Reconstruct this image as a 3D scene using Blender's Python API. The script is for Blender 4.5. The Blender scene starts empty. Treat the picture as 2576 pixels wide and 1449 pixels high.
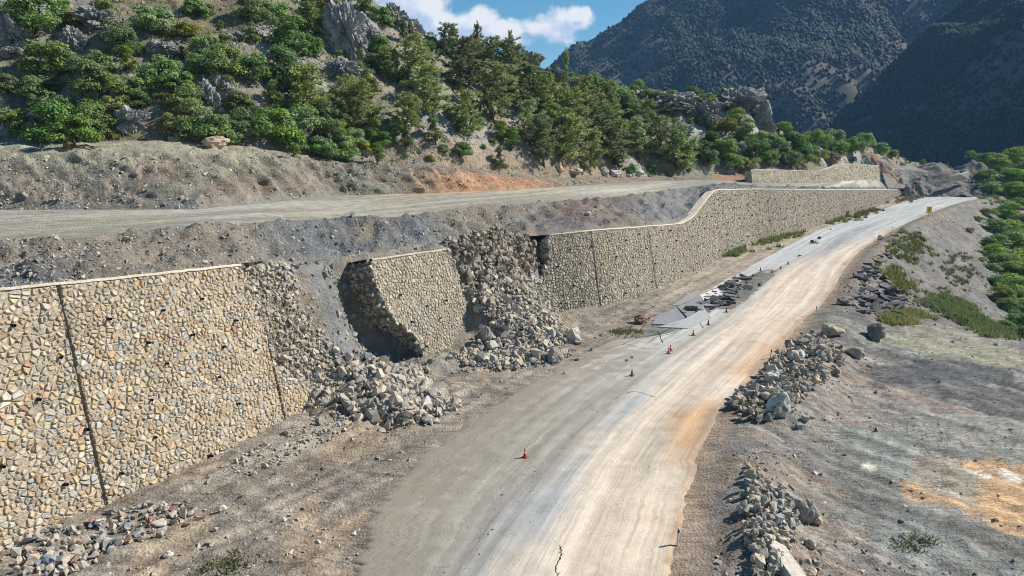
import bpy, bmesh, math, random
import numpy as np
from mathutils import Vector, Matrix
from mathutils.bvhtree import BVHTree
random.seed(7)
RNG = np.random.default_rng(7)
scene = bpy.context.scene
COL = scene.collection

# ------------------------------------------------------------------ camera
FPX = 1773.0                       # focal length for a 2576 px wide survey picture
PITCH = math.atan(324 / FPX)
CAM_Z = 20.0
CP, SP = math.cos(PITCH), math.sin(PITCH)
cam = bpy.data.cameras.new('camera')
cam.sensor_width = 36.0
cam.lens = 36.0 * FPX / 2576.0
cam.clip_start = 0.5
cam.clip_end = 12000
cam_o = bpy.data.objects.new('camera', cam)
COL.objects.link(cam_o)
cam_o.location = (0, 0, CAM_Z)
cam_o.rotation_euler = (math.pi / 2 - PITCH, 0, 0)
scene.camera = cam_o
try:
    scene.cycles.filter_width = 1.05
except Exception:
    pass

# ------------------------------------------------------------------ light
SUN_AZ = math.atan2(1.10, 0.30)    # clockwise from +Y
SUN_EL = math.radians(40)
SUN_DIR = Vector((math.sin(SUN_AZ) * math.cos(SUN_EL), math.cos(SUN_AZ) * math.cos(SUN_EL), math.sin(SUN_EL)))
sun = bpy.data.lights.new('sun', 'SUN')
sun.energy = 5.0
sun.angle = math.radians(0.53)
sun.color = (1.0, 0.94, 0.84)
sun_o = bpy.data.objects.new('sun', sun)
COL.objects.link(sun_o)
sun_o.rotation_euler = (-SUN_DIR).to_track_quat('-Z', 'Y').to_euler()
scene.view_settings.view_transform = 'Standard'
scene.view_settings.look = 'None'
scene.view_settings.gamma = 1
scene.view_settings.exposure = 0.70
scene.view_settings.use_curve_mapping = False


def ray(x, y):
    a = (x - 1288) / FPX
    b = (724 - y) / FPX
    return np.array((a, CP + b * SP, -SP + b * CP))


def at_z(x, y, z):
    d = ray(x, y)
    return d * ((z - CAM_Z) / d[2]) + np.array((0, 0, CAM_Z))


def at_y(x, y, Y):
    d = ray(x, y)
    return d * (Y / d[1]) + np.array((0, 0, CAM_Z))


GRADE = 0.0226                      # the valley road climbs away from the camera


def on_road(x, y):
    d = ray(x, y)
    return d * (CAM_Z / (GRADE * d[1] - d[2])) + np.array((0, 0, CAM_Z))


def project(P):
    P = np.asarray(P, float)
    q = P[..., 2] - CAM_Z
    f = P[..., 1] * CP - q * SP
    u = P[..., 1] * SP + q * CP
    return 1288 + FPX * P[..., 0] / f, 724 - FPX * u / f


# ------------------------------------------------------------------ world
world = bpy.data.worlds.new('World')
scene.world = world
world.use_nodes = True
nt = world.node_tree
nt.nodes.clear()


class NB:
    """small node builder"""
    def __init__(self, tree):
        self.t = tree

    def n(self, kind, **kw):
        nd = self.t.nodes.new(kind)
        for k, v in kw.items():
            if k.startswith('i_'):
                nd.inputs[k[2:].replace('_', ' ')].default_value = v
            else:
                setattr(nd, k, v)
        return nd

    def l(self, a, b):
        self.t.links.new(a, b)

    def put(self, sock, v):
        if hasattr(v, 'links'):
            self.l(v, sock)
        else:
            sock.default_value = v

    def math(self, op, a, b=None, c=None, clamp=False):
        nd = self.n('ShaderNodeMath', operation=op, use_clamp=clamp)
        self.put(nd.inputs[0], a)
        if b is not None:
            self.put(nd.inputs[1], b)
        if c is not None:
            self.put(nd.inputs[2], c)
        return nd.outputs[0]

    def vmath(self, op, a, b=None):
        nd = self.n('ShaderNodeVectorMath', operation=op)
        self.put(nd.inputs[0], a)
        if b is not None:
            self.put(nd.inputs[1], b)
        return nd.outputs[0]

    def noise(self, vec, scale, detail=4, rough=0.55, dist=0.0):
        nd = self.n('ShaderNodeTexNoise')
        nd.inputs['Scale'].default_value = scale
        nd.inputs['Detail'].default_value = detail
        nd.inputs['Roughness'].default_value = rough
        nd.inputs['Distortion'].default_value = dist
        if vec is not None:
            self.l(vec, nd.inputs['Vector'])
        return nd

    def maprange(self, v, a, b, c, d, smooth=False):
        nd = self.n('ShaderNodeMapRange')
        if smooth:
            nd.interpolation_type = 'SMOOTHSTEP'
        self.put(nd.inputs[0], v)
        for i, q in enumerate((a, b, c, d)):
            nd.inputs[i + 1].default_value = q
        return nd.outputs[0]

    def mix(self, fac, a, b, mode='MIX'):
        nd = self.n('ShaderNodeMix', data_type='RGBA', blend_type=mode)
        self.put(nd.inputs[0], fac)
        self.put(nd.inputs[6], a)
        self.put(nd.inputs[7], b)
        return nd.outputs[2]


W = NB(nt)
sky = W.n('ShaderNodeTexSky')
sky.sky_type = 'NISHITA'
sky.sun_disc = False
sky.sun_elevation = SUN_EL
sky.sun_rotation = SUN_AZ
sky.altitude = 900
sky.air_density = 1.0
sky.dust_density = 0.0
sky.ozone_density = 1.0
tc = W.n('ShaderNodeTexCoord')
vec = W.vmath('NORMALIZE', tc.outputs['Generated'])
sep = W.n('ShaderNodeSeparateXYZ')
W.l(vec, sep.inputs[0])
az = W.math('ARCTAN2', sep.outputs[0], sep.outputs[1])
el = W.math('ARCSINE', sep.outputs[2])


def cloud_cover(off_az, off_el):
    """cumulus banks low over the valley: a chain of heaps plus scattered ones all round"""
    a = W.math('ADD', az, off_az)
    e = W.math('ADD', el, off_el)
    cmb = W.n('ShaderNodeCombineXYZ')
    W.l(a, cmb.inputs[0])
    W.l(W.math('MULTIPLY', e, 1.25), cmb.inputs[1])
    v = cmb.outputs[0]
    total = None
    for (px, py, rx, ry) in CLOUDS:
        d = ray(px, py)
        d = d / np.linalg.norm(d)
        ca, ce = math.atan2(d[0], d[1]), math.asin(d[2])
        da = W.math('DIVIDE', W.math('SUBTRACT', a, ca), rx / FPX)
        de = W.math('DIVIDE', W.math('SUBTRACT', e, ce), ry / FPX)
        m = W.math('SUBTRACT', 1.0, W.math('SQRT', W.math('ADD', W.math('MULTIPLY', da, da), W.math('MULTIPLY', de, de))))
        total = m if total is None else W.math('SMOOTH_MAX', total, m, 0.25)
    big = W.noise(v, 2.3, 2, 0.5).outputs[0]
    gen = W.math('SUBTRACT', W.maprange(big, 0.56, 0.8, -0.4, 0.9), W.math('MULTIPLY', W.math('ABSOLUTE', W.math('SUBTRACT', e, 0.42)), 3.0))
    total = W.math('MAXIMUM', total, gen)
    fb = W.noise(v, 17.0, 7, 0.58, 0.25).outputs[0]
    return W.math('ADD', total, W.math('MULTIPLY', W.math('SUBTRACT', fb, 0.5), 2.3)), fb


CLOUDS = [(1000, -10, 110, 90), (1075, 25, 75, 62), (1120, 60, 80, 50), (1195, 66, 80, 56), (1250, 82, 90, 40),
          (1290, 80, 50, 24), (1345, 70, 40, 28), (1385, 66, 74, 44), (1440, 48, 62, 34), (1470, 34, 28, 18), (1200, 100, 190, 26)]
c0, fb0 = cloud_cover(0.0, 0.0)
c1, fb1 = cloud_cover(0.010, 0.012)
alpha = W.maprange(c0, 0.05, 0.55, 0.0, 1.0, True)
lit = W.maprange(W.math('SUBTRACT', c0, c1), -0.25, 0.35, 0.0, 1.0)
ccol = W.mix(lit, (5.2, 6.2, 8.0, 1), (9.2, 9.2, 9.2, 1))
hsv = W.n('ShaderNodeHueSaturation')
hsv.inputs['Hue'].default_value = 0.482
hsv.inputs['Saturation'].default_value = 1.38
W.l(sky.outputs[0], hsv.inputs['Color'])
mixc = W.mix(W.math('MULTIPLY', alpha, 0.95), hsv.outputs[0], ccol)
bg = W.n('ShaderNodeBackground')
bg.inputs[1].default_value = 0.068
W.l(mixc, bg.inputs[0])
out = W.n('ShaderNodeOutputWorld')
W.l(bg.outputs[0], out.inputs[0])

# ------------------------------------------------------------------ numpy noise


def _hash(i, j, k, seed):
    n = (i * 374761393 + j * 668265263 + k * 2147483647 + seed * 1274126177) & 0xffffffff
    n = ((n ^ (n >> 13)) * 1274126177) & 0xffffffff
    return ((n ^ (n >> 16)) & 0xffff) / 65535.0


def vnoise(x, y, z=0.0, seed=0):
    x, y, z = np.broadcast_arrays(np.asarray(x, float), np.asarray(y, float), np.asarray(z, float))
    i, j, k = np.floor(x).astype(np.int64), np.floor(y).astype(np.int64), np.floor(z).astype(np.int64)
    fx, fy, fz = x - i, y - j, z - k
    fx, fy, fz = (f * f * (3 - 2 * f) for f in (fx, fy, fz))
    r = 0
    for a in (0, 1):
        for b in (0, 1):
            for c_ in (0, 1):
                w = (fx if a else 1 - fx) * (fy if b else 1 - fy) * (fz if c_ else 1 - fz)
                r = r + w * _hash(i + a, j + b, k + c_, seed)
    return r * 2 - 1


def fbm(x, y, z=0.0, oct=4, seed=0, gain=0.5):
    s, a, f = 0, 1.0, 1.0
    for o in range(oct):
        s = s + a * vnoise(np.asarray(x) * f, np.asarray(y) * f, np.asarray(z) * f, seed + o * 17)
        a *= gain
        f *= 2.03
    return s


def sstep(a, b, x):
    t = np.clip((np.asarray(x, float) - a) / (b - a), 0, 1)
    return t * t * (3 - 2 * t)


def cr(tab, x):
    """smooth (monotone-ish) interpolation of a table [(x, y...)]"""
    T = np.asarray(tab, float)
    return np.stack([np.interp(x, T[:, 0], T[:, k]) for k in range(1, T.shape[1])], -1)


def catmull(P, n):
    """dense Catmull-Rom through P (m,3) with n samples"""
    P = np.asarray(P, float)
    m = len(P)
    u = np.linspace(0, m - 1, n)
    i = np.clip(u.astype(int), 0, m - 2)
    t = (u - i)[:, None]
    p1, p2 = P[i], P[i + 1]
    p0 = np.where((i > 0)[:, None], P[np.maximum(i - 1, 0)], 2 * p1 - p2)
    p3 = np.where((i < m - 2)[:, None], P[np.minimum(i + 2, m - 1)], 2 * p2 - p1)
    return 0.5 * ((2 * p1) + (p2 - p0) * t + (2 * p0 - 5 * p1 + 4 * p2 - p3) * t * t + (3 * p1 - p0 - 3 * p2 + p3) * t ** 3)


def mixc3(a, b, f):
    f = np.asarray(f)[..., None]
    return np.asarray(a) * (1 - f) + np.asarray(b) * f


# ------------------------------------------------------------------ mesh helpers


def new_obj(name, me, mat=None, parent=None):
    o = bpy.data.objects.new(name, me)
    COL.objects.link(o)
    if mat is not None and me is not None and len(me.materials) == 0:
        me.materials.append(mat)
    if parent is not None:
        o.parent = parent
    return o


def tag(o, label=None, cat=None, group=None, kind=None):
    if label:
        o['label'] = label
    if cat:
        o['category'] = cat
    if group:
        o['group'] = group
    if kind:
        o['kind'] = kind
    elif cat and 'kind' not in o.keys():
        o['kind'] = 'thing'
    return o


def empty(name, loc=(0, 0, 0)):
    o = bpy.data.objects.new(name, None)
    o.empty_display_size = 0.3
    COL.objects.link(o)
    o.location = loc
    return o


def mesh_arrays(name, V, F, color=None, smooth=False):
    """V (n,3), F (m,k) equal sided faces"""
    V = np.asarray(V, np.float32)
    F = np.asarray(F, np.int32)
    me = bpy.data.meshes.new(name)
    me.vertices.add(len(V))
    me.vertices.foreach_set('co', V.ravel())
    m, k = F.shape
    me.loops.add(m * k)
    me.loops.foreach_set('vertex_index', F.ravel())
    me.polygons.add(m)
    me.polygons.foreach_set('loop_start', np.arange(0, m * k, k, dtype=np.int32))
    if color is not None:
        set_color(me, color)
    me.update(calc_edges=True)
    me.validate()
    if smooth:
        me.shade_smooth()
    else:
        me.shade_flat()
    return me


def set_color(me, C):
    C = np.asarray(C, np.float32)
    if C.shape[1] == 3:
        C = np.concatenate([C, np.ones((len(C), 1), np.float32)], 1)
    at = me.color_attributes.new('Col', 'FLOAT_COLOR', 'POINT')
    at.data.foreach_set('color', C.ravel())


def mesh_poly(name, V, F, color=None, smooth=False):
    me = bpy.data.meshes.new(name)
    me.from_pydata([tuple(v) for v in V], [], F)
    if color is not None:
        set_color(me, color)
    if smooth:
        me.polygons.foreach_set('use_smooth', np.ones(len(me.polygons), bool))
    me.update()
    return me


def grid_faces(r, c):
    i = np.arange(r * c).reshape(r, c)
    return np.stack([i[:-1, :-1], i[:-1, 1:], i[1:, 1:], i[1:, :-1]], -1).reshape(-1, 4)


TERRAIN = []


def grid_obj(name, P, color, mat, smooth=True, bvh=True):
    r, c = P.shape[:2]
    F = grid_faces(r, c)
    me = mesh_arrays(name, P.reshape(-1, 3), F, color.reshape(-1, color.shape[-1]), smooth)
    o = new_obj(name, me, mat)
    o['kind'] = 'structure'
    if bvh:
        TERRAIN.append((P.reshape(-1, 3), F))
    return o


# ------------------------------------------------------------------ materials


def base_mat(name):
    m = bpy.data.materials.new(name)
    m.use_nodes = True
    t = m.node_tree
    t.nodes.clear()
    N = NB(t)
    o = N.n('ShaderNodeOutputMaterial')
    b = N.n('ShaderNodeBsdfPrincipled')
    b.inputs['Roughness'].default_value = 0.9
    b.inputs['Specular IOR Level'].default_value = 0.15
    N.l(b.outputs[0], o.inputs[0])
    return m, N, b


def soil_mat(name, pebble=5.0, pebble_amt=0.35, bump=0.5, dist=0.12, var=(0.72, 1.28), rough=0.95, track=None):
    m, N, b = base_mat(name)
    at = N.n('ShaderNodeAttribute', attribute_name='Col')
    geo = N.n('ShaderNodeNewGeometry')
    p = geo.outputs['Position']
    n1 = N.noise(p, 0.9, 6, 0.65)
    n2 = N.noise(p, 9.0, 5, 0.78)
    f = N.math('ADD', N.maprange(n1.outputs[0], 0.3, 0.7, var[0] - 1, var[1] - 1), N.maprange(n2.outputs[0], 0.3, 0.7, -0.32, 0.32))
    f = N.math('ADD', f, 1.0)
    tk = None
    if track is not None:
        mp = N.n('ShaderNodeMapping')
        mp.inputs['Rotation'].default_value = (0, 0, track)
        mp.inputs['Scale'].default_value = (0.16, 3.6, 0.3)
        N.l(p, mp.inputs[0])
        tk = N.noise(mp.outputs[0], 1.0, 4, 0.6, 0.5)
        f = N.math('ADD', f, N.maprange(tk.outputs[0], 0.3, 0.7, -0.30, 0.30))
    col = N.vmath('SCALE', at.outputs['Color'])
    N.l(f, col.node.inputs['Scale'])
    vo = N.n('ShaderNodeTexVoronoi')
    vo.inputs['Scale'].default_value = pebble
    N.l(p, vo.inputs['Vector'])
    sp = N.n('ShaderNodeSeparateColor')
    N.l(vo.outputs['Color'], sp.inputs[0])
    sel = N.math('MULTIPLY', N.math('GREATER_THAN', sp.outputs[0], 0.62), N.math('LESS_THAN', vo.outputs['Distance'], 0.42))
    pc = N.mix(sp.outputs[1], (0.17, 0.165, 0.16, 1), (0.52, 0.49, 0.43, 1))
    col2 = N.mix(N.math('MULTIPLY', sel, pebble_amt), col, pc)
    N.l(col2, b.inputs['Base Color'])
    b.inputs['Roughness'].default_value = rough
    h = N.math('ADD', N.math('MULTIPLY', n1.outputs[0], 1.0), N.math('MULTIPLY', n2.outputs[0], 0.45))
    h = N.math('SUBTRACT', h, N.math('MULTIPLY', vo.outputs['Distance'], 0.35))
    if tk is not None:
        h = N.math('ADD', h, N.math('MULTIPLY', tk.outputs[0], 0.8))
    bp = N.n('ShaderNodeBump')
    bp.inputs['Strength'].default_value = bump
    bp.inputs['Distance'].default_value = dist
    N.l(h, bp.inputs['Height'])
    N.l(bp.outputs[0], b.inputs['Normal'])
    return m


def rock_mat(name, scale=1.0, bump=0.7, dist=0.15, var=0.35, crack=False, smear=None):
    """stone: colour attribute with mottling, optional dark fissures"""
    m, N, b = base_mat(name)
    at = N.n('ShaderNodeAttribute', attribute_name='Col')
    tcn = N.n('ShaderNodeTexCoord')
    p = tcn.outputs['Object']
    n1 = N.noise(p, 1.7 * scale, 7, 0.68, 0.4)
    n2 = N.noise(p, 9.0 * scale, 4, 0.7)
    oi = N.n('ShaderNodeObjectInfo')
    f = N.math('ADD', N.maprange(n1.outputs[0], 0.3, 0.72, 1 - var, 1 + var), N.maprange(n2.outputs[0], 0.3, 0.7, -0.16, 0.16))
    f = N.math('MULTIPLY', f, N.maprange(oi.outputs['Random'], 0, 1, 0.82, 1.15))
    col = N.vmath('SCALE', at.outputs['Color'])
    N.l(f, col.node.inputs['Scale'])
    if smear is not None:
        gp = N.n('ShaderNodeNewGeometry')
        n3 = N.noise(gp.outputs['Position'], 2.7, 5, 0.7, 0.6)
        n4 = N.noise(gp.outputs['Position'], 0.35, 3, 0.6)
        k_ = N.math('ADD', n3.outputs[0], N.math('MULTIPLY', N.math('SUBTRACT', n4.outputs[0], 0.5), 0.7))
        sm = N.maprange(k_, 0.52, 0.64, 0.0, 0.65)
        mc = N.vmath('SCALE', (smear[0], smear[1], smear[2]))
        N.l(N.maprange(n2.outputs[0], 0.3, 0.7, 0.75, 1.25), mc.node.inputs['Scale'])
        col = N.mix(sm, col, mc)
    N.l(col, b.inputs['Base Color'])
    h = N.math('ADD', n1.outputs[0], N.math('MULTIPLY', n2.outputs[0], 0.35))
    if crack:
        vo = N.n('ShaderNodeTexVoronoi', feature='DISTANCE_TO_EDGE')
        vo.inputs['Scale'].default_value = 0.55 * scale
        wv = N.vmath('ADD', p, None)
        N.l(N.vmath('SCALE', n1.outputs['Color']), wv.node.inputs[1])
        N.l(wv, vo.inputs['Vector'])
        h = N.math('ADD', h, N.math('MULTIPLY', N.maprange(vo.outputs['Distance'], 0.0, 0.12, 0, 1), 0.8))
    bp = N.n('ShaderNodeBump')
    bp.inputs['Strength'].default_value = bump
    bp.inputs['Distance'].default_value = dist
    N.l(h, bp.inputs['Height'])
    N.l(bp.outputs[0], b.inputs['Normal'])
    return m


def leaf_mat(name, hue=0.03, val=0.3, trans=0.25):
    m, N, b = base_mat(name)
    at = N.n('ShaderNodeAttribute', attribute_name='Col')
    oi = N.n('ShaderNodeObjectInfo')
    hs = N.n('ShaderNodeHueSaturation')
    N.l(N.maprange(oi.outputs['Random'], 0, 1, 0.5 - hue, 0.5 + hue), hs.inputs['Hue'])
    rr = N.math('FRACT', N.math('MULTIPLY', oi.outputs['Random'], 7.31))
    N.l(N.maprange(rr, 0, 1, 1 - val, 1 + val), hs.inputs['Value'])
    N.l(N.maprange(N.math('FRACT', N.math('MULTIPLY', oi.outputs['Random'], 3.77)), 0, 1, 0.8, 1.1), hs.inputs['Saturation'])
    N.l(at.outputs['Color'], hs.inputs['Color'])
    N.l(hs.outputs[0], b.inputs['Base Color'])
    b.inputs['Roughness'].default_value = 0.75
    tr = N.n('ShaderNodeBsdfTranslucent')
    N.l(hs.outputs[0], tr.inputs[0])
    mx = N.n('ShaderNodeMixShader')
    mx.inputs[0].default_value = trans
    N.l(b.outputs[0], mx.inputs[1])
    N.l(tr.outputs[0], mx.inputs[2])
    o = [n for n in N.t.nodes if n.type == 'OUTPUT_MATERIAL'][0]
    N.l(mx.outputs[0], o.inputs[0])
    return m


def plain_mat(name, color, rough=0.6, dirt=0.25, scale=14.0, metal=0.0):
    m, N, b = base_mat(name)
    tcn = N.n('ShaderNodeTexCoord')
    n1 = N.noise(tcn.outputs['Object'], scale, 5, 0.7)
    f = N.maprange(n1.outputs[0], 0.4, 0.72, 0.0, dirt)
    c_ = N.mix(f, (*color, 1), (0.20, 0.17, 0.13, 1))
    N.l(c_, b.inputs['Base Color'])
    b.inputs['Roughness'].default_value = rough
    b.inputs['Metallic'].default_value = metal
    return m


M_GROUND = soil_mat('tracked_soil', 6.0, 0.25, 1.0, 0.22, (0.66, 1.34), 0.95, math.atan2(0.75, 0.66))
M_SOIL = soil_mat('soil', 6.0, 0.25, 1.0, 0.22, (0.62, 1.38))
M_SPOIL = soil_mat('spoil', 4.0, 0.3, 1.0, 0.3)
M_HILL = soil_mat('hill_soil', 2.2, 0.25, 1.0, 0.6)
M_MOUNT = soil_mat('mountain_soil', 0.12, 0.0, 0.6, 4.0)
M_STONE = rock_mat('wall_stone', 3.0, 0.8, 0.07, 0.26, smear=(0.39, 0.33, 0.255))
M_MORTAR = rock_mat('mortar', 4.0, 0.9, 0.06, 0.3)
M_ROCK = rock_mat('broken_rock', 2.2, 0.5, 0.06, 0.28)
M_CRAG = rock_mat('limestone_crag', 0.8, 0.7, 0.35, 0.25, crack=True)
M_LEAF = leaf_mat('broad_leaves', 0.025, 0.32, 0.28)
M_PINE = leaf_mat('pine_needles', 0.018, 0.25, 0.3)
M_GRASS = leaf_mat('grass_blades', 0.02, 0.2, 0.3)
M_FAR = leaf_mat('far_leaves', 0.02, 0.3, 0.0)
M_BARK = plain_mat('bark', (0.10, 0.075, 0.055), 0.95, 0.5)
M_ASPH = rock_mat('broken_asphalt', 3.0, 0.5, 0.03, 0.3)

# ------------------------------------------------------------------ retaining wall alignment
G3 = lambda x, y: on_road(x, y)
WL_BASE = [(-33.2, 16.6), (-29.2, 24.4), (-25.2, 31.8), (-21.8, 37.5), (-18.9, 42.7), (-16.4, 47.9), (-14.0, 53.0)]
WR_BASE = [(3.4, 80.0), (11.0, 84.8), (19.1, 94.4), (27.8, 107.8), (37.9, 125.3), (49.7, 143.2), (64.2, 159.4), (92.0, 194.0), (115.0, 224.0), (152.0, 276.0)]
BATTER = 0.2
T0 = np.array((-14.0, 53.0))        # start of the gap: t runs along the old wall line, q into the hill
TE = np.array((0.535, 0.845))
QE = np.array((-0.845, 0.535))


def wall_path(base, n):
    B = catmull([(x, y, 0) for x, y in base], n)[:, :2]
    s = np.concatenate([[0], np.cumsum(np.linalg.norm(np.diff(B, axis=0), axis=1))])
    tg = np.gradient(B, axis=0)
    tg /= np.linalg.norm(tg, axis=1)[:, None]
    inw = np.stack([-tg[:, 1], tg[:, 0]], 1)
    return B, s, inw


def fit_heights(B, inw, top):
    """wall height at each station so that its coping runs along the surveyed line"""
    T = np.asarray(top, float)
    h = np.zeros(len(B))
    hs = np.linspace(1, 16, 301)
    for i in range(len(B)):
        z0 = GRADE * B[i, 1]
        P = np.stack([B[i, 0] + inw[i, 0] * BATTER * hs, B[i, 1] + inw[i, 1] * BATTER * hs, z0 + hs], 1)
        px, py = project(P)
        e = py - np.interp(px, T[:, 0], T[:, 1])
        k = np.argmin(np.abs(e))
        h[i] = hs[k]
    return h


WLP = wall_path(WL_BASE, 80)
WL_H = fit_heights(WLP[0], WLP[2], [(-900, 812), (-400, 766), (0, 730), (200, 712), (400, 690), (610, 668), (840, 640)])
WRP = wall_path(WR_BASE, 260)
WR_H = fit_heights(WRP[0], WRP[2], [(1300, 600), (1380, 592), (1490, 580), (1600, 572), (1715, 563), (1745, 545), (1775, 505), (1797, 478), (1900, 476), (2100, 477), (2300, 477)])
k = np.ones(7) / 7
WR_H = np.convolve(np.pad(WR_H, 3, 'edge'), k, 'valid')


def wall_top(path, H, inset):
    B, s, inw = path
    z0 = GRADE * B[:, 1]
    d = (BATTER * H + inset)[:, None]
    return np.concatenate([B + inw * d, (z0 + H)[:, None]], 1)


# ------------------------------------------------------------------ lower road
RK = [((800, 1680), (1040, 1680), (1630, 1680)), ((900, 1400), (1215, 1400), (1700, 1400)), ((950, 1270), (1310, 1270), (1730, 1240)),
      ((1020, 1180), (1400, 1165), (1757, 1120)), ((1150, 1080), (1490, 1070), (1815, 1025)), ((1300, 985), (1600, 970), (1915, 925)),
      ((1440, 905), (1715, 880), (2000, 835)), ((1590, 825), (1810, 812), (2065, 765)), ((1720, 760), (1880, 745), (2115, 700)),
      ((1842, 694), (1955, 682), (2150, 645)), ((1955, 631), (2038, 633), (2190, 612)), ((2072, 575), (2115, 582), (2250, 577)),
      ((2160, 547), (2215, 546), (2325, 541)), ((2262, 511), (2310, 511), (2410, 511)), ((2350, 491.5), (2400, 495), (2480, 497)),
      ((2450, 485.5), (2490, 488.3), (2550, 491.5)), ((2640, 482), (2640, 485), (2660, 488.5)), ((2900, 478), (2900, 481), (2900, 485))]
NS = 760
RL = catmull([G3(*k[0]) for k in RK], NS)
RS = catmull([G3(*k[1]) for k in RK], NS)
RR = catmull([G3(*k[2]) for k in RK], NS)
KS = np.linspace(0, len(RK) - 1, NS)


def dist_to_poly(X, Y, P):
    """signed distance (positive right of the line) to a polyline, in plan"""
    P = P[::8, :2]
    best = np.full(X.shape, 1e9)
    sgn = np.zeros(X.shape)
    for a, b_ in zip(P[:-1], P[1:]):
        d = b_ - a
        L2 = d @ d
        t = np.clip(((X - a[0]) * d[0] + (Y - a[1]) * d[1]) / L2, 0, 1)
        dx, dy = X - a[0] - t * d[0], Y - a[1] - t * d[1]
        dd = np.hypot(dx, dy)
        m = dd < best
        best = np.where(m, dd, best)
        sgn = np.where(m, np.sign((X - a[0]) * d[1] - (Y - a[1]) * d[0]), sgn)
    return best * sgn


def ground_z(X, Y, fine=True):
    X, Y = np.asarray(X, float), np.asarray(Y, float)
    dR = dist_to_poly(X, Y, RR)
    dL = -dist_to_poly(X, Y, RL)
    z = GRADE * np.minimum(Y, 330)
    # right: working pad near the camera, then the spoil embankment falling to the valley
    d = np.maximum(dR, 0)
    pad = -1.1 * sstep(2, 9, d) - 0.035 * np.maximum(d - 9, 0)
    pad = pad + 0.75 * np.exp(-((d - 4.0) / 1.7) ** 2) * sstep(46, 41, Y) * sstep(28, 33, Y)
    pad = pad + 0.9 * np.exp(-((d - 4.5) / 2.6) ** 2) * sstep(47, 53, Y)
    slope = np.interp(Y, [70, 90, 110, 140, 400], [0.10, 0.30, 0.42, 0.62, 0.65])
    emb = -slope * np.maximum(d - 3.0, 0) + 0.5 * np.exp(-((d - 2.0) / 1.3) ** 2)
    emb = np.maximum(emb, -30)
    w = sstep(66, 96, Y + 0.10 * d)
    z = z + pad * (1 - w) + emb * w
    # left: a bank of dirt banked up against the foot of the wall
    l = np.maximum(dL, 0)
    z = z + 0.55 * sstep(2.0, 9.0, l) * sstep(130, 90, Y)
    off = sstep(0.3, 2.2, np.maximum(dR, dL))
    z = z - 0.06 + 0.05 * 0
    if fine:
        n = fbm(X * 0.22, Y * 0.22, 0, 3, 5)
        # bulldozer and tyre ruts run along the pad
        u = X * 0.66 - Y * 0.75
        v = X * 0.75 + Y * 0.66
        rut = fbm(v * 2.6 + 0.5 * n, u * 0.06, 0, 2, 9)
        rough = fbm(X * 1.1, Y * 1.1, 0, 4, 21)
        z = z + off * (0.11 * n + 0.10 * rut * sstep(2, 6, dR) * (1 - w) + 0.11 * rough + 0.35 * w * sstep(2, 6, dR) * fbm(X * 0.5, Y * 0.5, 0, 4, 33))
        z = z + off * 0.16 * sstep(0.6, 2, l) * fbm((X * 0.83 - Y * 0.55) * 2.0, (X * 0.55 + Y * 0.83) * 0.14, 0, 3, 41)
        z = z - 0.05 * (1 - off)
    return z, dR, dL, w


# polar sheet so that the resolution follows the eye
pxs = np.concatenate([np.linspace(-1700, -240, 60), np.linspace(-200, 2760, 560), np.linspace(2820, 4300, 60)])
ys = np.concatenate([np.linspace(2, 22, 12), 22.5 * (300 / 22.5) ** np.linspace(0, 1, 360), np.array([310, 330, 360, 420, 520, 700, 900, 1150, 1450, 1800, 2200, 2600])])
XX = ((pxs - 1288) / FPX)[None, :] * (ys[:, None] * CP + 18 * SP)
YY = np.repeat(ys[:, None], len(pxs), 1)
ZZ, DR, DL, EW = ground_z(XX, YY)
ZZ = ZZ - 30 * sstep(330, 900, YY)
n_big = fbm(XX * 0.07, YY * 0.07, 0, 4, 60)
n_mid = fbm(XX * 0.25, YY * 0.25, 0, 4, 61)
n_fin = fbm(XX * 0.9, YY * 0.9, 0, 3, 62)
streak = fbm((XX * 0.6 + YY * 0.8) * 0.9, (XX * 0.8 - YY * 0.6) * 0.07, 0, 4, 63)
C_BROWN, C_GREY, C_GREEN = (0.215, 0.172, 0.138), (0.150, 0.142, 0.136), (0.170, 0.176, 0.152)
C_CLAY, C_PALE, C_DARK = (0.45, 0.29, 0.16), (0.36, 0.325, 0.275), (0.075, 0.075, 0.08)
colr = mixc3(C_BROWN, C_GREEN, sstep(-0.15, 0.35, n_big + 0.5 * streak))
colr = mixc3(colr, C_GREY, sstep(-0.1, 0.5, n_mid + 0.4 * streak) * 0.7)
colr = mixc3(colr, C_PALE, sstep(0.25, 0.7, streak + 0.3 * n_fin) * 0.35 * sstep(1, 4, DR))


def blob(cx, cy, r, wob=0.5):
    c_ = G3(cx, cy)
    d = np.hypot(XX - c_[0], (YY - c_[1])) / r
    return sstep(1.15, 0.8, d + wob * n_mid + 0.25 * n_fin)


for (cx, cy, r) in [(2460, 1150, 3.4), (2560, 1215, 4.2), (2500, 1120, 2.2), (2330, 1190, 2.2), (2576, 1280, 1.6)]:
    colr = mixc3(colr, C_CLAY, blob(cx, cy, r, 0.45) * 0.85)
for (cx, cy, r) in [(2470, 1140, 0.9), (2540, 1140, 0.9), (2190, 1130, 0.6)]:
    colr = mixc3(colr, (0.62, 0.57, 0.5), blob(cx, cy, r, 0.5) * 0.9)
for (cx, cy, r) in [(2330, 1130, 3.4), (2200, 1070, 2.0), (2380, 1330, 4.0)]:
    colr = mixc3(colr, (0.195, 0.205, 0.19), blob(cx, cy, r) * 0.7)
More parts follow.
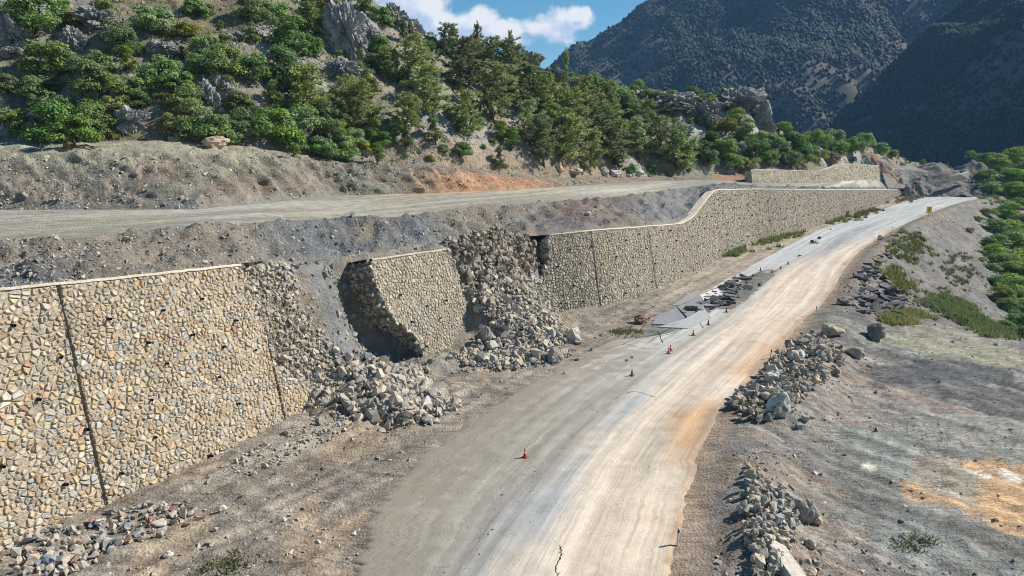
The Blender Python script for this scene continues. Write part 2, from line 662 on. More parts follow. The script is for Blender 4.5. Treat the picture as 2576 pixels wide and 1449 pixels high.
# dark crushed rock by the pad's far edge and asphalt waste along the embankment shoulder
for (cx, cy, r) in [(2420, 930, 6.0), (2500, 900, 6.0), (2300, 920, 4.5), (2180, 860, 3.0), (2230, 740, 4.5), (2180, 800, 3.5), (2270, 670, 4.0), (2300, 610, 5.0)]:
    colr = mixc3(colr, C_DARK, blob(cx, cy, r, 0.6) * 0.72)
for (cx, cy, r) in [(2330, 830, 5.0), (2450, 850, 6.0), (2380, 790, 5.0)]:
    colr = mixc3(colr, (0.26, 0.25, 0.175), blob(cx, cy, r, 0.5) * 0.75)
colr = mixc3(colr, mixc3((0.205, 0.185, 0.172), (0.145, 0.138, 0.135), sstep(-0.3, 0.3, n_mid)), EW * sstep(3, 6, DR) * 0.75)
# fine tan dust on both verges
colr = mixc3(colr, (0.36, 0.27, 0.19), sstep(2.2, 0.0, DR) * sstep(-0.4, 0.5, n_mid + 0.35) * 0.75 * (DR > -1))
lft = sstep(-1.6, -0.3, DL)
colr = mixc3(colr, mixc3((0.275, 0.238, 0.195), (0.205, 0.178, 0.15), sstep(-0.4, 0.5, n_mid + 0.5 * streak)), lft)
colr = mixc3(colr, (0.40, 0.28, 0.175), lft * sstep(0.3, 0.6, fbm(XX * 0.3, YY * 0.12, 0, 3, 66)) * 0.35)
colr = mixc3(colr, (0.34, 0.285, 0.225), lft * sstep(85, 100, YY) * 0.7)
green = np.clip(sstep(20, 34, DR) * EW, 0, 1)
colr = mixc3(colr, (0.10, 0.115, 0.05), green)
colr = mixc3(colr, (0.13, 0.12, 0.08), sstep(330, 420, YY))
rutc = fbm((XX * 0.75 + YY * 0.66) * 2.4, (XX * 0.66 - YY * 0.75) * 0.07, 0, 3, 67)
colr = colr * (1 + sstep(1, 4, DR) * (1 - EW) * 0.28 * rutc + 0.12 * n_fin + 0.26 * lft * fbm((XX * 0.83 - YY * 0.55) * 2.2, (XX * 0.55 + YY * 0.83) * 0.12, 0, 3, 68))[..., None]
colr = np.clip(colr * (1 + 0.28 * sstep(0, 4, DR) * (1 - EW))[..., None], 0.02, 0.8)
grid_obj('ground', np.stack([XX, YY, ZZ], -1), colr, M_GROUND)

# road sheet -----------------------------------------------------------------
NU = 64
us = np.linspace(0, 1, NU)
wob = 0.5 * fbm(KS * 5.0, 0 * KS, 0, 3, 70) + 0.35 * fbm(KS * 23.0, 0 * KS, 3, 3, 71)
wob2 = 0.3 * fbm(KS * 2.0, 0 * KS, 7, 3, 72) + 0.05 * fbm(KS * 31.0, 0 * KS, 9, 3, 74)
dl = RS - RL
dl /= np.linalg.norm(dl, axis=1)[:, None]
RLw = RL + dl * (wob * 0.9 * sstep(11.0, 9.0, KS))[:, None]
RRw = RR + dl * (wob2 * 1.0 * sstep(12.5, 10.0, KS))[:, None]
RP = np.where((us < 0.45)[None, :, None], RLw[:, None] + (RS - RLw)[:, None] * np.minimum(us / 0.45, 1)[None, :, None],
              RS[:, None] + (RRw - RS)[:, None] * ((us - 0.45) / 0.55)[None, :, None])
arc = np.concatenate([[0], np.cumsum(np.linalg.norm(np.diff(RS, axis=0), axis=1))])
AR = np.repeat(arc[:, None], NU, 1)
UU = np.repeat(us[None, :], NS, 0)
KK = np.repeat(KS[:, None], NU, 1)
st = fbm(UU * 26, AR * 0.045, 0, 4, 80)
st2 = fbm(UU * 60, AR * 0.09, 5, 3, 81)
bl = fbm(RP[..., 0] * 0.16, RP[..., 1] * 0.16, 0, 4, 82)
gr = fbm(RP[..., 0] * 1.3, RP[..., 1] * 1.3, 0, 3, 83)
DUST_L, DUST_R, ASPH = (0.33, 0.31, 0.27), (0.53, 0.445, 0.36), (0.345, 0.355, 0.36)
rc = mixc3(DUST_L, DUST_R, sstep(0.43, 0.52, UU + 0.012 * st))
rc = mixc3(rc, (0.27, 0.25, 0.212), sstep(0.46, 0.36, UU) * sstep(6.5, 3.5, KK) * 0.75)
rc = mixc3(rc, (0.205, 0.182, 0.148), sstep(0.42, 0.0, UU) * sstep(-0.5, 0.5, bl + 0.5 * st) * 0.8 * sstep(7.5, 5.0, KK))
rc = mixc3(rc, (0.50, 0.49, 0.465), sstep(4.0, 7.0, KK) * sstep(0.45, 0.35, UU) * 0.75)
# loose dark grit along the seam between the lanes
seam = np.exp(-((UU - 0.425 + 0.02 * sstep(3, 0, KK)) / (0.016 + 0.05 * sstep(4.5, 0.5, KK))) ** 2)
rc = mixc3(rc, (0.19, 0.172, 0.16), np.clip(seam * (0.55 + 0.5 * gr + 0.2 * st), 0, 1) * sstep(14, 9, KK) * (0.7 + 0.3 * sstep(6, 3, KK)))
# wheel tracks polished back to bluish asphalt
tr = np.exp(-((UU - 0.53) / (0.05 + 0.06 * sstep(3.5, 1.0, KK))) ** 2) * sstep(6.5, 4.2, KK) + 0.5 * np.exp(-((UU - 0.50) / 0.03) ** 2) * sstep(4, 6, KK) * sstep(9, 8, KK)
rc = mixc3(rc, ASPH, np.clip(tr * (0.85 + 0.5 * bl), 0, 1))
rc = mixc3(rc, (0.365, 0.375, 0.385), sstep(9.3, 11.2, KK + 2.2 * (0.75 - UU) + 0.5 * st) * 0.85)
rc = mixc3(rc, (0.25, 0.265, 0.285), sstep(9.0, 10.0, KK) * sstep(12, 11, KK) * np.exp(-((UU - 0.60) / 0.10) ** 2) * 0.8)
rc = mixc3(rc, (0.47, 0.30, 0.18), sstep(0.74, 0.98, UU + 0.06 * bl) * sstep(8, 4, KK) * np.clip(0.55 + 0.7 * bl + 0.5 * st, 0, 1))
rc = mixc3(rc, (0.44, 0.29, 0.18), sstep(0.95, 1.0, UU) * sstep(11, 8, KK) * 0.6)
rc = rc * (1 + 0.17 * st + 0.13 * st2 + 0.10 * gr)[..., None]
fade = sstep(0.32, 0.0, UU + 0.08 * gr + 0.07 * bl + 0.05 * st) * sstep(8, 6, KK)
rc = mixc3(rc, (0.255, 0.218, 0.178), np.clip(fade, 0, 1))
edge_r_ = sstep(0.94, 1.0, UU + 0.03 * gr + 0.02 * bl)
rc = mixc3(rc, (0.30, 0.225, 0.165), np.clip(edge_r_, 0, 1) * 0.9)
hole = np.exp(-(((KK - 8.35) / 0.75) ** 4 + ((UU - 0.33) / 0.13) ** 4))
hole = np.clip(hole + 0.25 * gr * hole, 0, 1)
rc = mixc3(rc, mixc3((0.30, 0.245, 0.20), (0.12, 0.115, 0.115), sstep(-0.2, 0.3, gr + bl)), hole)
sunk = np.exp(-(((KK - 7.6) / 0.8) ** 4 + ((UU - 0.08) / 0.17) ** 4))
rc = mixc3(rc, (0.30, 0.30, 0.30), sunk * 0.8)
RP = RP.copy()
RP[..., 2] += 0.0 + 0.015 * bl - 0.45 * sunk - hole * (0.25 - 0.25 * gr)
RP[..., 2] -= 0.10 * (sstep(0.02, 0.0, UU) + sstep(0.985, 1.0, UU))


def road_mat():
    m, N, b = base_mat('dusty_asphalt')
    at = N.n('ShaderNodeAttribute', attribute_name='Col')
    uv = N.n('ShaderNodeUVMap')
    geo = N.n('ShaderNodeNewGeometry')
    p = geo.outputs['Position']
    mp = N.n('ShaderNodeMapping')
    mp.inputs['Scale'].default_value = (150, 0.14, 1)
    N.l(uv.outputs[0], mp.inputs[0])
    s1 = N.noise(mp.outputs[0], 1.0, 5, 0.65, 0.3)
    g1 = N.noise(p, 11, 4, 0.75)
    g2 = N.noise(p, 1.4, 5, 0.6)
    f = N.math('ADD', N.maprange(s1.outputs[0], 0.3, 0.7, 0.78, 1.2), N.maprange(g1.outputs[0], 0.3, 0.7, -0.12, 0.12))
    f = N.math('ADD', f, N.maprange(g2.outputs[0], 0.3, 0.7, -0.09, 0.09))
    # crazed asphalt
    vo = N.n('ShaderNodeTexVoronoi', feature='DISTANCE_TO_EDGE')
    vo.inputs['Scale'].default_value = 2.3
    N.l(p, vo.inputs['Vector'])
    cz = N.math('MULTIPLY', N.math('LESS_THAN', vo.outputs['Distance'], 0.035), N.math('GREATER_THAN', g2.outputs[0], 0.58))
    f = N.math('MULTIPLY', f, N.math('SUBTRACT', 1.0, N.math('MULTIPLY', cz, 0.3)))
    col = N.vmath('SCALE', at.outputs['Color'])
    N.l(f, col.node.inputs['Scale'])
    N.l(col, b.inputs['Base Color'])
    b.inputs['Roughness'].default_value = 0.85
    bp = N.n('ShaderNodeBump')
    bp.inputs['Strength'].default_value = 0.35
    bp.inputs['Distance'].default_value = 0.03
    N.l(N.math('ADD', g1.outputs[0], s1.outputs[0]), bp.inputs['Height'])
    N.l(bp.outputs[0], b.inputs['Normal'])
    return m


M_ROAD = road_mat()


def add_uv(me, U, V):
    uvl = me.uv_layers.new(name='UVMap')
    vi = np.empty(len(me.loops), np.int32)
    me.loops.foreach_get('vertex_index', vi)
    uvl.data.foreach_set('uv', np.stack([U.ravel()[vi], V.ravel()[vi]], 1).astype(np.float32).ravel())


road_o = grid_obj('road', RP, rc, M_ROAD)
add_uv(road_o.data, UU, AR)


def road_pt(kk, u, dz=0.0):
    """point on the road surface at station kk and cross position u"""
    i = kk / (len(RK) - 1) * (NS - 1)
    j = u * (NU - 1)
    i0, j0 = int(min(max(i, 0), NS - 2)), int(min(max(j, 0), NU - 2))
    a, b_ = i - i0, j - j0
    P = RP[i0, j0] * (1 - a) * (1 - b_) + RP[i0 + 1, j0] * a * (1 - b_) + RP[i0, j0 + 1] * (1 - a) * b_ + RP[i0 + 1, j0 + 1] * a * b_
    return P + np.array((0, 0, dz))


# ------------------------------------------------------------------ upper terrain
# rim of the soil behind the walls
wlt = wall_top(WLP, WL_H, 0.95)
wrt = wall_top(WRP, WR_H, 0.95)
gapP = []
RIMZ = [(-8, 12.7), (-3, 12.5), (0, 12.0), (3, 11.6), (15, 11.5), (28, 11.4), (31, 11.2), (34, 10.9), (37, 10.9)]
for t in np.linspace(-1.5, 30.5, 16):
    p_ = T0 + TE * t + QE * 5.0
    gapP.append((p_[0], p_[1], float(np.interp(t, *np.array(RIMZ).T))))
rim = np.concatenate([wlt[project(wlt)[0] < 590], np.array(gapP), wrt[2:]])
rim_px, _ = project(rim)
o_ = np.argsort(rim_px)
rim, rim_px = rim[o_], rim_px[o_]
COLS = np.concatenate([np.linspace(-900, -60, 40), np.linspace(-40, 2330, 480), np.linspace(2340, 2700, 20)])
A_ = np.stack([np.interp(COLS, rim_px, rim[:, k]) for k in range(3)], 1)
A_[:, 0] = (COLS - 1288) / FPX * (A_[:, 1] * CP - (A_[:, 2] - CAM_Z) * SP)


def feat_z(tab):
    """feature line given as (px, py, z)"""
    T = np.asarray(tab, float)
    py = np.interp(COLS, T[:, 0], T[:, 1])
    z = np.interp(COLS, T[:, 0], T[:, 2])
    return np.array([at_z(a, b_, c_) for a, b_, c_ in zip(COLS, py, z)])


def feat_y(tab):
    """feature line given as (px, py, distance)"""
    T = np.asarray(tab, float)
    py = np.interp(COLS, T[:, 0], T[:, 1])
    y = np.interp(COLS, T[:, 0], T[:, 2])
    return np.array([at_y(a, b_, c_) for a, b_, c_ in zip(COLS, py, y)])


B_ = feat_z([(-900, 660, 15), (0, 608, 15), (200, 599, 15), (390, 577, 15), (640, 560, 14.8), (850, 550, 14.2), (1000, 545, 14.2), (1200, 520, 14.3), (1400, 508, 14.2), (1560, 495, 14.2), (1700, 475, 14.5), (1790, 463, 14.6), (1900, 470, 14.0), (2060, 471, 12.8), (2200, 472, 10.5), (2300, 474, 8.5), (2700, 474, 8.0)])
C_ = feat_z([(-900, 535, 15), (0, 527, 15), (500, 526, 15), (700, 505, 15), (850, 491, 15), (1100, 485, 15), (1400, 470, 15), (1640, 455, 15), (1780, 452, 15), (1890, 458, 14.2), (2060, 456, 13.3), (2130, 446, 14.1), (2200, 437, 14.8), (2280, 440, 13.9), (2460, 455, 11.0), (2700, 460, 8.5)])
D_ = feat_y([(-900, 395, 78), (0, 391, 78), (400, 387, 82), (640, 396, 91), (850, 409, 104), (1100, 421, 111), (1250, 436, 124), (1400, 457, 134), (1640, 449, 168), (1780, 447, 178), (1890, 447, 186), (2060, 440, 207), (2130, 428, 236), (2200, 420, 258), (2280, 426, 280), (2460, 445, 300), (2700, 455, 320)])
E_ = feat_y([(-900, 358, 89), (0, 356, 89), (400, 352, 93), (640, 368, 99), (850, 401, 107), (1100, 415, 116), (1250, 430, 128), (1400, 447, 141), (1640, 443, 172), (1780, 440, 182), (1890, 428, 190), (2060, 420, 212), (2130, 412, 241), (2200, 410, 268), (2280, 418, 292), (2460, 440, 310), (2700, 450, 340)])
R_ = feat_y([(-900, -380, 165), (0, -300, 160), (400, -270, 165), (640, -220, 166), (850, -100, 164), (950, -5, 155), (1050, 78, 158), (1160, 135, 163), (1250, 168, 168), (1310, 152, 174), (1360, 165, 178), (1420, 186, 184), (1500, 202, 192), (1600, 216, 206), (1700, 226, 216), (1800, 235, 224), (1890, 243, 228), (1945, 318, 232), (2040, 347, 243), (2150, 357, 258), (2230, 378, 280), (2280, 402, 300), (2460, 438, 330), (2700, 448, 370)])


def band(P, Q, n, prof=None):
    t = np.linspace(0, 1, n)
    if prof is None:
        return P[None] + (Q - P)[None] * t[:, None, None]
    R = P[None] + (Q - P)[None] * t[:, None, None]
    R[..., 2] = P[None, :, 2] + (Q - P)[None, :, 2] * prof(t)[:, None]
    return R


def edge_mask(n):
    t = np.linspace(0, 1, n)
    return (np.minimum(t, 1 - t) * 8).clip(0, 1)[:, None]


def grid_in(Gp, C, a, b):
    return Gp[a:b], C[a:b]


# -- embankment between wall and upper road
NB_ = 34
em = band(A_, B_, NB_)
wB = 0.35 * fbm(COLS * 0.02, 0 * COLS, 0, 3, 100)
em[..., 1] += 0
ex, ey = em[..., 0], em[..., 1]
rough = fbm(ex * 0.55, ey * 0.55, 0, 5, 101)
ridge = 1 - np.abs(fbm(ex * 0.25, ey * 0.25, 0, 4, 102))
tt = np.linspace(0, 1, NB_)[:, None]
em[..., 2] += edge_mask(NB_) * (0.5 * rough + 0.35 * (ridge - 0.6)) + 0.28 * sstep(0.75, 0.95, tt) * sstep(1.0, 0.96, tt) * (0.6 + fbm(ex * 0.8, ey * 0.8, 0, 3, 103))
nb = fbm(ex * 0.11, ey * 0.11, 0, 4, 105)
nc_ = fbm(ex * 0.35, ey * 0.35, 0, 4, 106)
ecol = mixc3((0.215, 0.185, 0.148), (0.165, 0.163, 0.162), sstep(-0.3, 0.35, nb))
pxe, _ = project(em)
ecol = mixc3(ecol, (0.115, 0.122, 0.132), sstep(520, 800, pxe) * sstep(1250, 1000, pxe) * sstep(-0.5, 0.3, nc_) * 0.85)
ecol = mixc3(ecol, (0.24, 0.19, 0.115), np.exp(-((pxe - 930) / 55) ** 2) * sstep(0.2, 0.5, tt) * sstep(-0.1, 0.5, nc_) * 0.6)
ecol = mixc3(ecol, (0.12, 0.075, 0.075), sstep(1330, 1440, pxe) * sstep(1660, 1540, pxe) * sstep(-0.05, 0.4, nc_ + nb * 0.4) * 0.75)
ecol = mixc3(ecol, (0.18, 0.185, 0.19), sstep(1560, 1680, pxe) * 0.75)
ecol = mixc3(ecol, (0.30, 0.255, 0.20), sstep(0.12, 0.0, tt) * sstep(500, 1100, pxe) * 0.5)
ecol = ecol * (1 + 0.18 * nc_)[..., None]
sel = (COLS < 2330)
grid_obj('embankment', em[:, sel], ecol[:, sel], M_SPOIL)

# -- upper haul road
NR = 30
ur = band(B_, C_, NR)
ux, uy = ur[..., 0], ur[..., 1]
ta = np.linspace(0, 1, NR)[:, None]
pxu, _ = project(ur)
ust = fbm((ux * 0.845 - uy * 0.535) * 0.55, (ux * 0.535 + uy * 0.845) * 0.05, 0, 4, 110)
ub = fbm(ux * 0.12, uy * 0.12, 0, 4, 111)
ur[..., 2] += edge_mask(NR) * (0.05 * ub + 0.03 * ust)
uc = mixc3((0.315, 0.29, 0.225), (0.275, 0.26, 0.23), sstep(-0.3, 0.3, ub))
uc = mixc3(uc, (0.40, 0.365, 0.29), sstep(0.1, 0.6, ust + 0.3 * ub) * 0.6)
uc = mixc3(uc, (0.42, 0.43, 0.44), np.exp(-((pxu - 640) / 110) ** 2) * sstep(0.6, 0.9, ta) * 0.5)
uc = mixc3(uc, (0.50, 0.33, 0.20), np.exp(-((pxu - 1200) / 170) ** 2) * sstep(0.75, 0.95, ta) * 0.75)
uc = mixc3(uc, (0.56, 0.52, 0.44), np.exp(-((pxu - 1540) / 120) ** 2) * np.exp(-((ta - 0.45) / 0.2) ** 2) * 0.7)
uc = mixc3(uc, (0.27, 0.26, 0.24), sstep(1690, 1850, pxu) * 0.8)
uc = mixc3(uc, (0.50, 0.46, 0.38), np.exp(-((pxu - 2140) / 70) ** 2) * sstep(-0.2, 0.4, ust) * 0.8)
uc = mixc3(uc, (0.19, 0.18, 0.165), sstep(2190, 2240, pxu))
uc = mixc3(uc, (0.26, 0.235, 0.195), (sstep(0.08, 0.0, ta + 0.05 * ub) + sstep(0.93, 1.0, ta + 0.04 * ub)) * 0.75)
uc = uc * (1 + 0.10 * ust + 0.06 * ub)[..., None]
grid_obj('dirt_road', ur, uc, M_SOIL)

# -- cut bank and bench
NC1, NC2 = 34, 10
cb = np.concatenate([band(C_, D_, NC1, lambda t: t ** 0.9), band(D_, E_, NC2)[1:]])
cx_, cy_, cz_ = cb[..., 0], cb[..., 1], cb[..., 2]
nrm = np.stack([0.84 * np.ones_like(cx_), -0.54 * np.ones_like(cx_)], -1)
along = cx_ * 0.54 + cy_ * 0.84
rill = fbm(along * 0.55, cz_ * 0.30, 0, 4, 120)
r2 = fbm(cx_ * 0.7, cy_ * 0.7, cz_ * 0.7, 4, 121)
tcb = np.linspace(0, 1, cb.shape[0])[:, None]
hgt = (D_[:, 2] - C_[:, 2])[None, :]
amp = np.clip(hgt / 5.0, 0.15, 1.0) * (np.minimum(tcb * 10, (1 - tcb) * 10).clip(0, 1))
push = amp * (1.1 * rill + 0.55 * r2)
cb[..., 0] += nrm[..., 0] * push * 0.8
cb[..., 1] += nrm[..., 1] * push * 0.8
cb[..., 2] += amp * 0.28 * r2
pxc, _ = project(cb)
nbk = fbm(cx_ * 0.10, cy_ * 0.10, cz_ * 0.25, 4, 122)
cc = mixc3((0.235, 0.190, 0.150), (0.195, 0.18, 0.145), sstep(-0.3, 0.3, nbk + 0.3 * r2))
cc = mixc3(cc, (0.285, 0.265, 0.195), sstep(0.45, 0.75, tcb) * sstep(-0.35, 0.3, r2 + nbk) * sstep(900, 500, pxc) * 0.8)
cc = mixc3(cc, (0.21, 0.205, 0.185), sstep(0.25, 0.0, tcb) * sstep(900, 700, pxc) * 0.6)
cc = mixc3(cc, (0.34, 0.315, 0.235), sstep(0.80, 0.86, tcb) * sstep(700, 500, pxc) * 0.75)
org = sstep(960, 1180, pxc) * sstep(1460, 1330, pxc) * sstep(-0.45, 0.3, nbk + 0.5 * r2 + 0.25)
cc = mixc3(cc, (0.40, 0.215, 0.115), org * sstep(0.86, 0.55, tcb) * 0.85)
cc = mixc3(cc, (0.40, 0.20, 0.11), sstep(1780, 1810, pxc) * sstep(1890, 1860, pxc) * 0.6)
cc = mixc3(cc, (0.20, 0.19, 0.175), sstep(2190, 2240, pxc))
cc = cc * (1 + 0.22 * r2 + 0.12 * rill)[..., None]
grid_obj('cut_bank', cb, cc, M_SPOIL)

# -- hillside up to the ridge and over
NH = 120
hs = band(E_, R_, NH, lambda t: 0.94 * t + 0.06 * np.sin(t * math.pi) + 0 * t)
beh = []
for k, (dy, dz) in enumerate([(3, -0.4), (8, -2.5), (18, -8), (40, -24), (80, -48)]):
    q = R_.copy()
    q[:, 0] *= 1 + dy / q[:, 1] * 0.6
    q[:, 1] += dy
    q[:, 2] = np.maximum(q[:, 2] + dz, -20)
    beh.append(q)
hs = np.concatenate([hs, np.array(beh)])
hx, hy = hs[..., 0], hs[..., 1]
th = np.concatenate([np.linspace(0, 1, NH), np.linspace(1.02, 1.2, 5)])[:, None]
hm = (np.minimum(th * 12, 1) * np.where(th > 0.93, 0.45, 1.0))
hb = fbm(hx * 0.045, hy * 0.045, 0, 4, 130)
hmid = fbm(hx * 0.16, hy * 0.16, 0, 5, 131)
led = np.abs(fbm(hx * 0.11, hy * 0.11, 4, 4, 132))
right = np.clip((COLS[None, :] - 1500) / 600, 0, 1)
hs[..., 2] += hm * ((1.6 * hb + 1.0 * hmid + 1.1 * np.maximum(0.25 - led, 0) * 4 * 0.5) * (1 - 0.55 * right))
pxh, pyh = project(hs)
hc = mixc3((0.31, 0.265, 0.21), (0.27, 0.25, 0.205), sstep(-0.3, 0.4, hmid))
hc = mixc3(hc, (0.19, 0.18, 0.09), sstep(0.0, 0.5, fbm(hx * 0.09, hy * 0.09, 9, 4, 133)) * 0.55)
rocky = sstep(0.12, 0.35, fbm(hx * 0.10, hy * 0.10, 2, 5, 134) + 0.25 * (th - 0.35) + 0.18 * sstep(1300, 600, pxh))
hc = mixc3(hc, (0.37, 0.36, 0.345), rocky * 0.85)
hc = mixc3(hc, (0.32, 0.235, 0.17), sstep(0.22, 0.02, th) * sstep(900, 1050, pxh) * sstep(1700, 1500, pxh) * 0.8)
hc = hc * (1 + 0.2 * hmid)[..., None]
grid_obj('hillside', hs, hc, M_HILL)

# -- landslide: soil and core left in the breach
TT_ = np.linspace(-7, 36, 150)
QQ_ = np.linspace(-12, 5.0, 80)
toe = [(-7, -0.5), (-4.5, -4), (-3, -5.8), (0, -8.4), (3, -9.0), (5, -7.5), (7, -5), (9.5, -4.2), (12, -5.6), (16, -8), (20, -9), (25, -9), (28, -6), (31, -3.4), (33, -1.6), (36, 0.4)]
prof = [(-7, -0.6, -0.6, 4.0, 9.5), (-5, 0.3, -0.3, 4, 9.5), (-3, 1.2, 1.0, 5.5, 10.2), (-1, 1.8, 2.4, 6.6, 10.4), (1, 2.2, 3.4, 6.8, 10.2), (2.5, 2.3, 3.4, 6.2, 9.6), (4, 2.2, 2.6, 4.2, 8.2), (5.2, 1.8, 1.6, 1.9, 4.5), (7, 1.3, 0.9, 0.8, 2.0), (8.5, 1.0, 0.6, 0.6, 1.6),
        (10, 0.9, 0.8, 0.9, 2.5), (12, 0.6, 0.6, 1.6, 6.5), (14, 0.5, 0.6, 2.4, 8.5), (18, 0.9, 1.1, 3.6, 9.3), (20, 2.6, 4.4, 7.0, 9.8), (23, 3.0, 5.4, 8.0, 10.2), (26, 2.9, 5.4, 8.2, 10.4), (29, 2.2, 4.4, 7.4, 10.3), (31, 1.8, 4.6, 9.0, 9.4), (33, 1.0, 3.2, 8.8, 9.3), (34.2, 0.2, 1.0, 8.4, 9.2), (36, -0.5, -0.5, 7.8, 9.0)]


def slip_z(t, q):
    t, q = np.asarray(t, float), np.asarray(q, float)
    X, Y = T0[0] + TE[0] * t + QE[0] * q, T0[1] + TE[1] * t + QE[1] * q
    g = GRADE * Y - 0.1
    a = np.interp(t, *np.array(toe).T)
    Pm = np.array(prof)
    p1, p2, p3, p4 = (np.interp(t, Pm[:, 0], Pm[:, k]) for k in (1, 2, 3, 4))
    topz = np.interp(t, *np.array(RIMZ).T) - g
    knots_q = np.stack(np.broadcast_arrays(a - 6, a, np.maximum(-2.8, a + 0.5), np.full_like(t, 0.0), np.full_like(t, 2.0), np.full_like(t, 3.6), np.full_like(t, 5.0)), -1)
    knots_z = np.stack(np.broadcast_arrays(np.full_like(t, -1.2), np.full_like(t, 0.0), p1, p2, p3, p4, topz), -1)
    z = np.full(t.shape, -1.2)
    for k in range(6):
        q0, q1 = knots_q[..., k], knots_q[..., k + 1]
        f = np.clip((q - q0) / np.maximum(q1 - q0, 1e-3), 0, 1)
        z = np.where(q >= q0, knots_z[..., k] + (knots_z[..., k + 1] - knots_z[..., k]) * f, z)
    n = fbm(X * 0.5, Y * 0.5, z * 0.3, 4, 140)
    m = sstep(5.0, 4.0, q)
    return X, Y, g + z + m * (0.42 * n + 0.18 * np.abs(fbm(X * 1.3, Y * 1.3, z * 0.8, 3, 144)) + 0.25 * fbm(X * 0.18, Y * 0.18, 0, 3, 141))


Tg, Qg = np.meshgrid(TT_, QQ_)
sx, sy, sz = slip_z(Tg, Qg)
sn = fbm(sx * 0.4, sy * 0.4, sz * 0.4, 4, 142)
sc = mixc3((0.25, 0.225, 0.19), (0.19, 0.185, 0.18), sstep(-0.3, 0.3, sn))
chute = np.exp(-((Tg - 3.2 + 0.25 * Qg) / 2.2) ** 2) * sstep(-5, -1, Qg)
sc = mixc3(sc, (0.20, 0.20, 0.20), np.clip(chute * 1.2, 0, 1))
sc = mixc3(sc, (0.25, 0.205, 0.155), sstep(1.5, -0.5, Tg + 0.3 * sn))
sc = mixc3(sc, (0.28, 0.225, 0.165), np.exp(-((Tg - 26) / 3) ** 2) * sstep(2, 4, Qg) * 0.8)
sc = mixc3(sc, (0.40, 0.345, 0.265), np.exp(-((Tg - 14) / 3.5) ** 2) * sstep(0.5, -1.0, Qg) * 0.7)
sc = sc * (1 + 0.2 * sn)[..., None]
grid_obj('landslide_slope', np.stack([sx, sy, sz], -1), sc, M_SPOIL)

# ------------------------------------------------------------------ far mountains


def far_grid(name, low, high, cols, nrow, seed, amp, fscale, colfn):
    Lo, Hi = np.array(low, float), np.array(high, float)
    pc = np.linspace(cols[0], cols[1], cols[2])
    P0 = np.array([at_y(c_, np.interp(c_, Lo[:, 0], Lo[:, 1]), np.interp(c_, Lo[:, 0], Lo[:, 2])) for c_ in pc])
    P1 = np.array([at_y(c_, np.interp(c_, Hi[:, 0], Hi[:, 1]), np.interp(c_, Hi[:, 0], Hi[:, 2])) for c_ in pc])
    t = np.linspace(0, 1, nrow)[:, None, None]
    P = P0[None] + (P1 - P0)[None] * t
    back = P1.copy()
    back[:, 1] += 250
    back[:, 2] -= 160
    P = np.concatenate([P, back[None]])
    e = np.concatenate([np.minimum(np.linspace(0, 1, nrow) * 6, 1) * np.where(np.linspace(0, 1, nrow) > 0.97, 0.3, 1), [0]])[:, None]
    x, y = P[..., 0].copy(), P[..., 1].copy()
    P[..., 2] += e * amp * fbm(x * fscale, y * fscale * 0.6, 0, 5, seed)
    return P, colfn(P, seed)


def mcol(P, seed):
    n = fbm(P[..., 0] * 0.006, P[..., 1] * 0.006, P[..., 2] * 0.006, 5, seed + 3)
    c_ = mixc3((0.145, 0.122, 0.105), (0.095, 0.098, 0.08), sstep(-0.3, 0.3, n))
    return mixc3(c_, (0.05, 0.07, 0.04), sstep(-0.1, 0.5, fbm(P[..., 0] * 0.012, P[..., 1] * 0.012, 5, 4, seed + 5)) * 0.6)


MP1, MC1 = far_grid('m1', [(900, 560, 820), (2900, 560, 820)],
                    [(900, 420, 1300), (1200, 285, 1420), (1300, 222, 1450), (1415, 138, 1480), (1460, 108, 1490), (1500, 92, 1500), (1560, 55, 1510), (1640, 2, 1530), (1750, -75, 1560), (1900, -150, 1600), (2200, -240, 1650), (2576, -330, 1700), (2900, -380, 1750)],
                    (900, 2900, 220), 110, 200, 48, 0.006, mcol)
mountain1 = grid_obj('mountain_slope', MP1, MC1, M_MOUNT, bvh=False)
MP2, MC2 = far_grid('m2', [(2050, 430, 800), (2134, 345, 780), (2180, 370, 740), (2260, 400, 690), (2400, 440, 610), (2576, 480, 520), (2900, 540, 420)],
                    [(2050, 395, 820), (2100, 300, 835), (2134, 266, 840), (2200, 205, 850), (2270, 140, 860), (2345, 70, 880), (2417, 0, 900), (2576, -150, 930), (2900, -420, 980)],
                    (2050, 2900, 130), 110, 220, 20, 0.009, mcol)
mountain2 = grid_obj('mountain_ridge', MP2, MC2, M_MOUNT, bvh=False)

# ------------------------------------------------------------------ terrain ray casting
_v, _f, _n = [], [], 0
for V_, F_ in TERRAIN:
    _v.append(V_)
    _f.append(F_ + _n)
    _n += len(V_)
BVH = BVHTree.FromPolygons(np.concatenate(_v).tolist(), np.concatenate(_f).tolist())


def hit(px, py):
    d = Vector(ray(px, py)).normalized()
    loc, nor, idx, dist = BVH.ray_cast(Vector((0, 0, CAM_Z)), d)
    if loc is None:
        return None
    return np.array(loc), np.array(nor)


def drop(x, y, z=200.0):
    loc, nor, idx, dist = BVH.ray_cast(Vector((x, y, z)), Vector((0, 0, -1)))
    return None if loc is None else np.array(loc)


def px_size(P):
    """survey pixels per metre at a point"""
    return FPX / (P[1] * CP - (P[2] - CAM_Z) * SP)


# ------------------------------------------------------------------ rock shapes


def hull(points):
    bm = bmesh.new()
    for p in points:
        bm.verts.new(p)
    r = bmesh.ops.convex_hull(bm, input=bm.verts)
    bmesh.ops.delete(bm, geom=[e for e in r['geom_interior'] if isinstance(e, bmesh.types.BMVert)], context='VERTS')
    bmesh.ops.triangulate(bm, faces=bm.faces)
    bm.verts.index_update()
    V = np.array([v.co[:] for v in bm.verts])
    F = np.array([[v.index for v in f.verts] for f in bm.faces])
    bm.free()
    return V, F


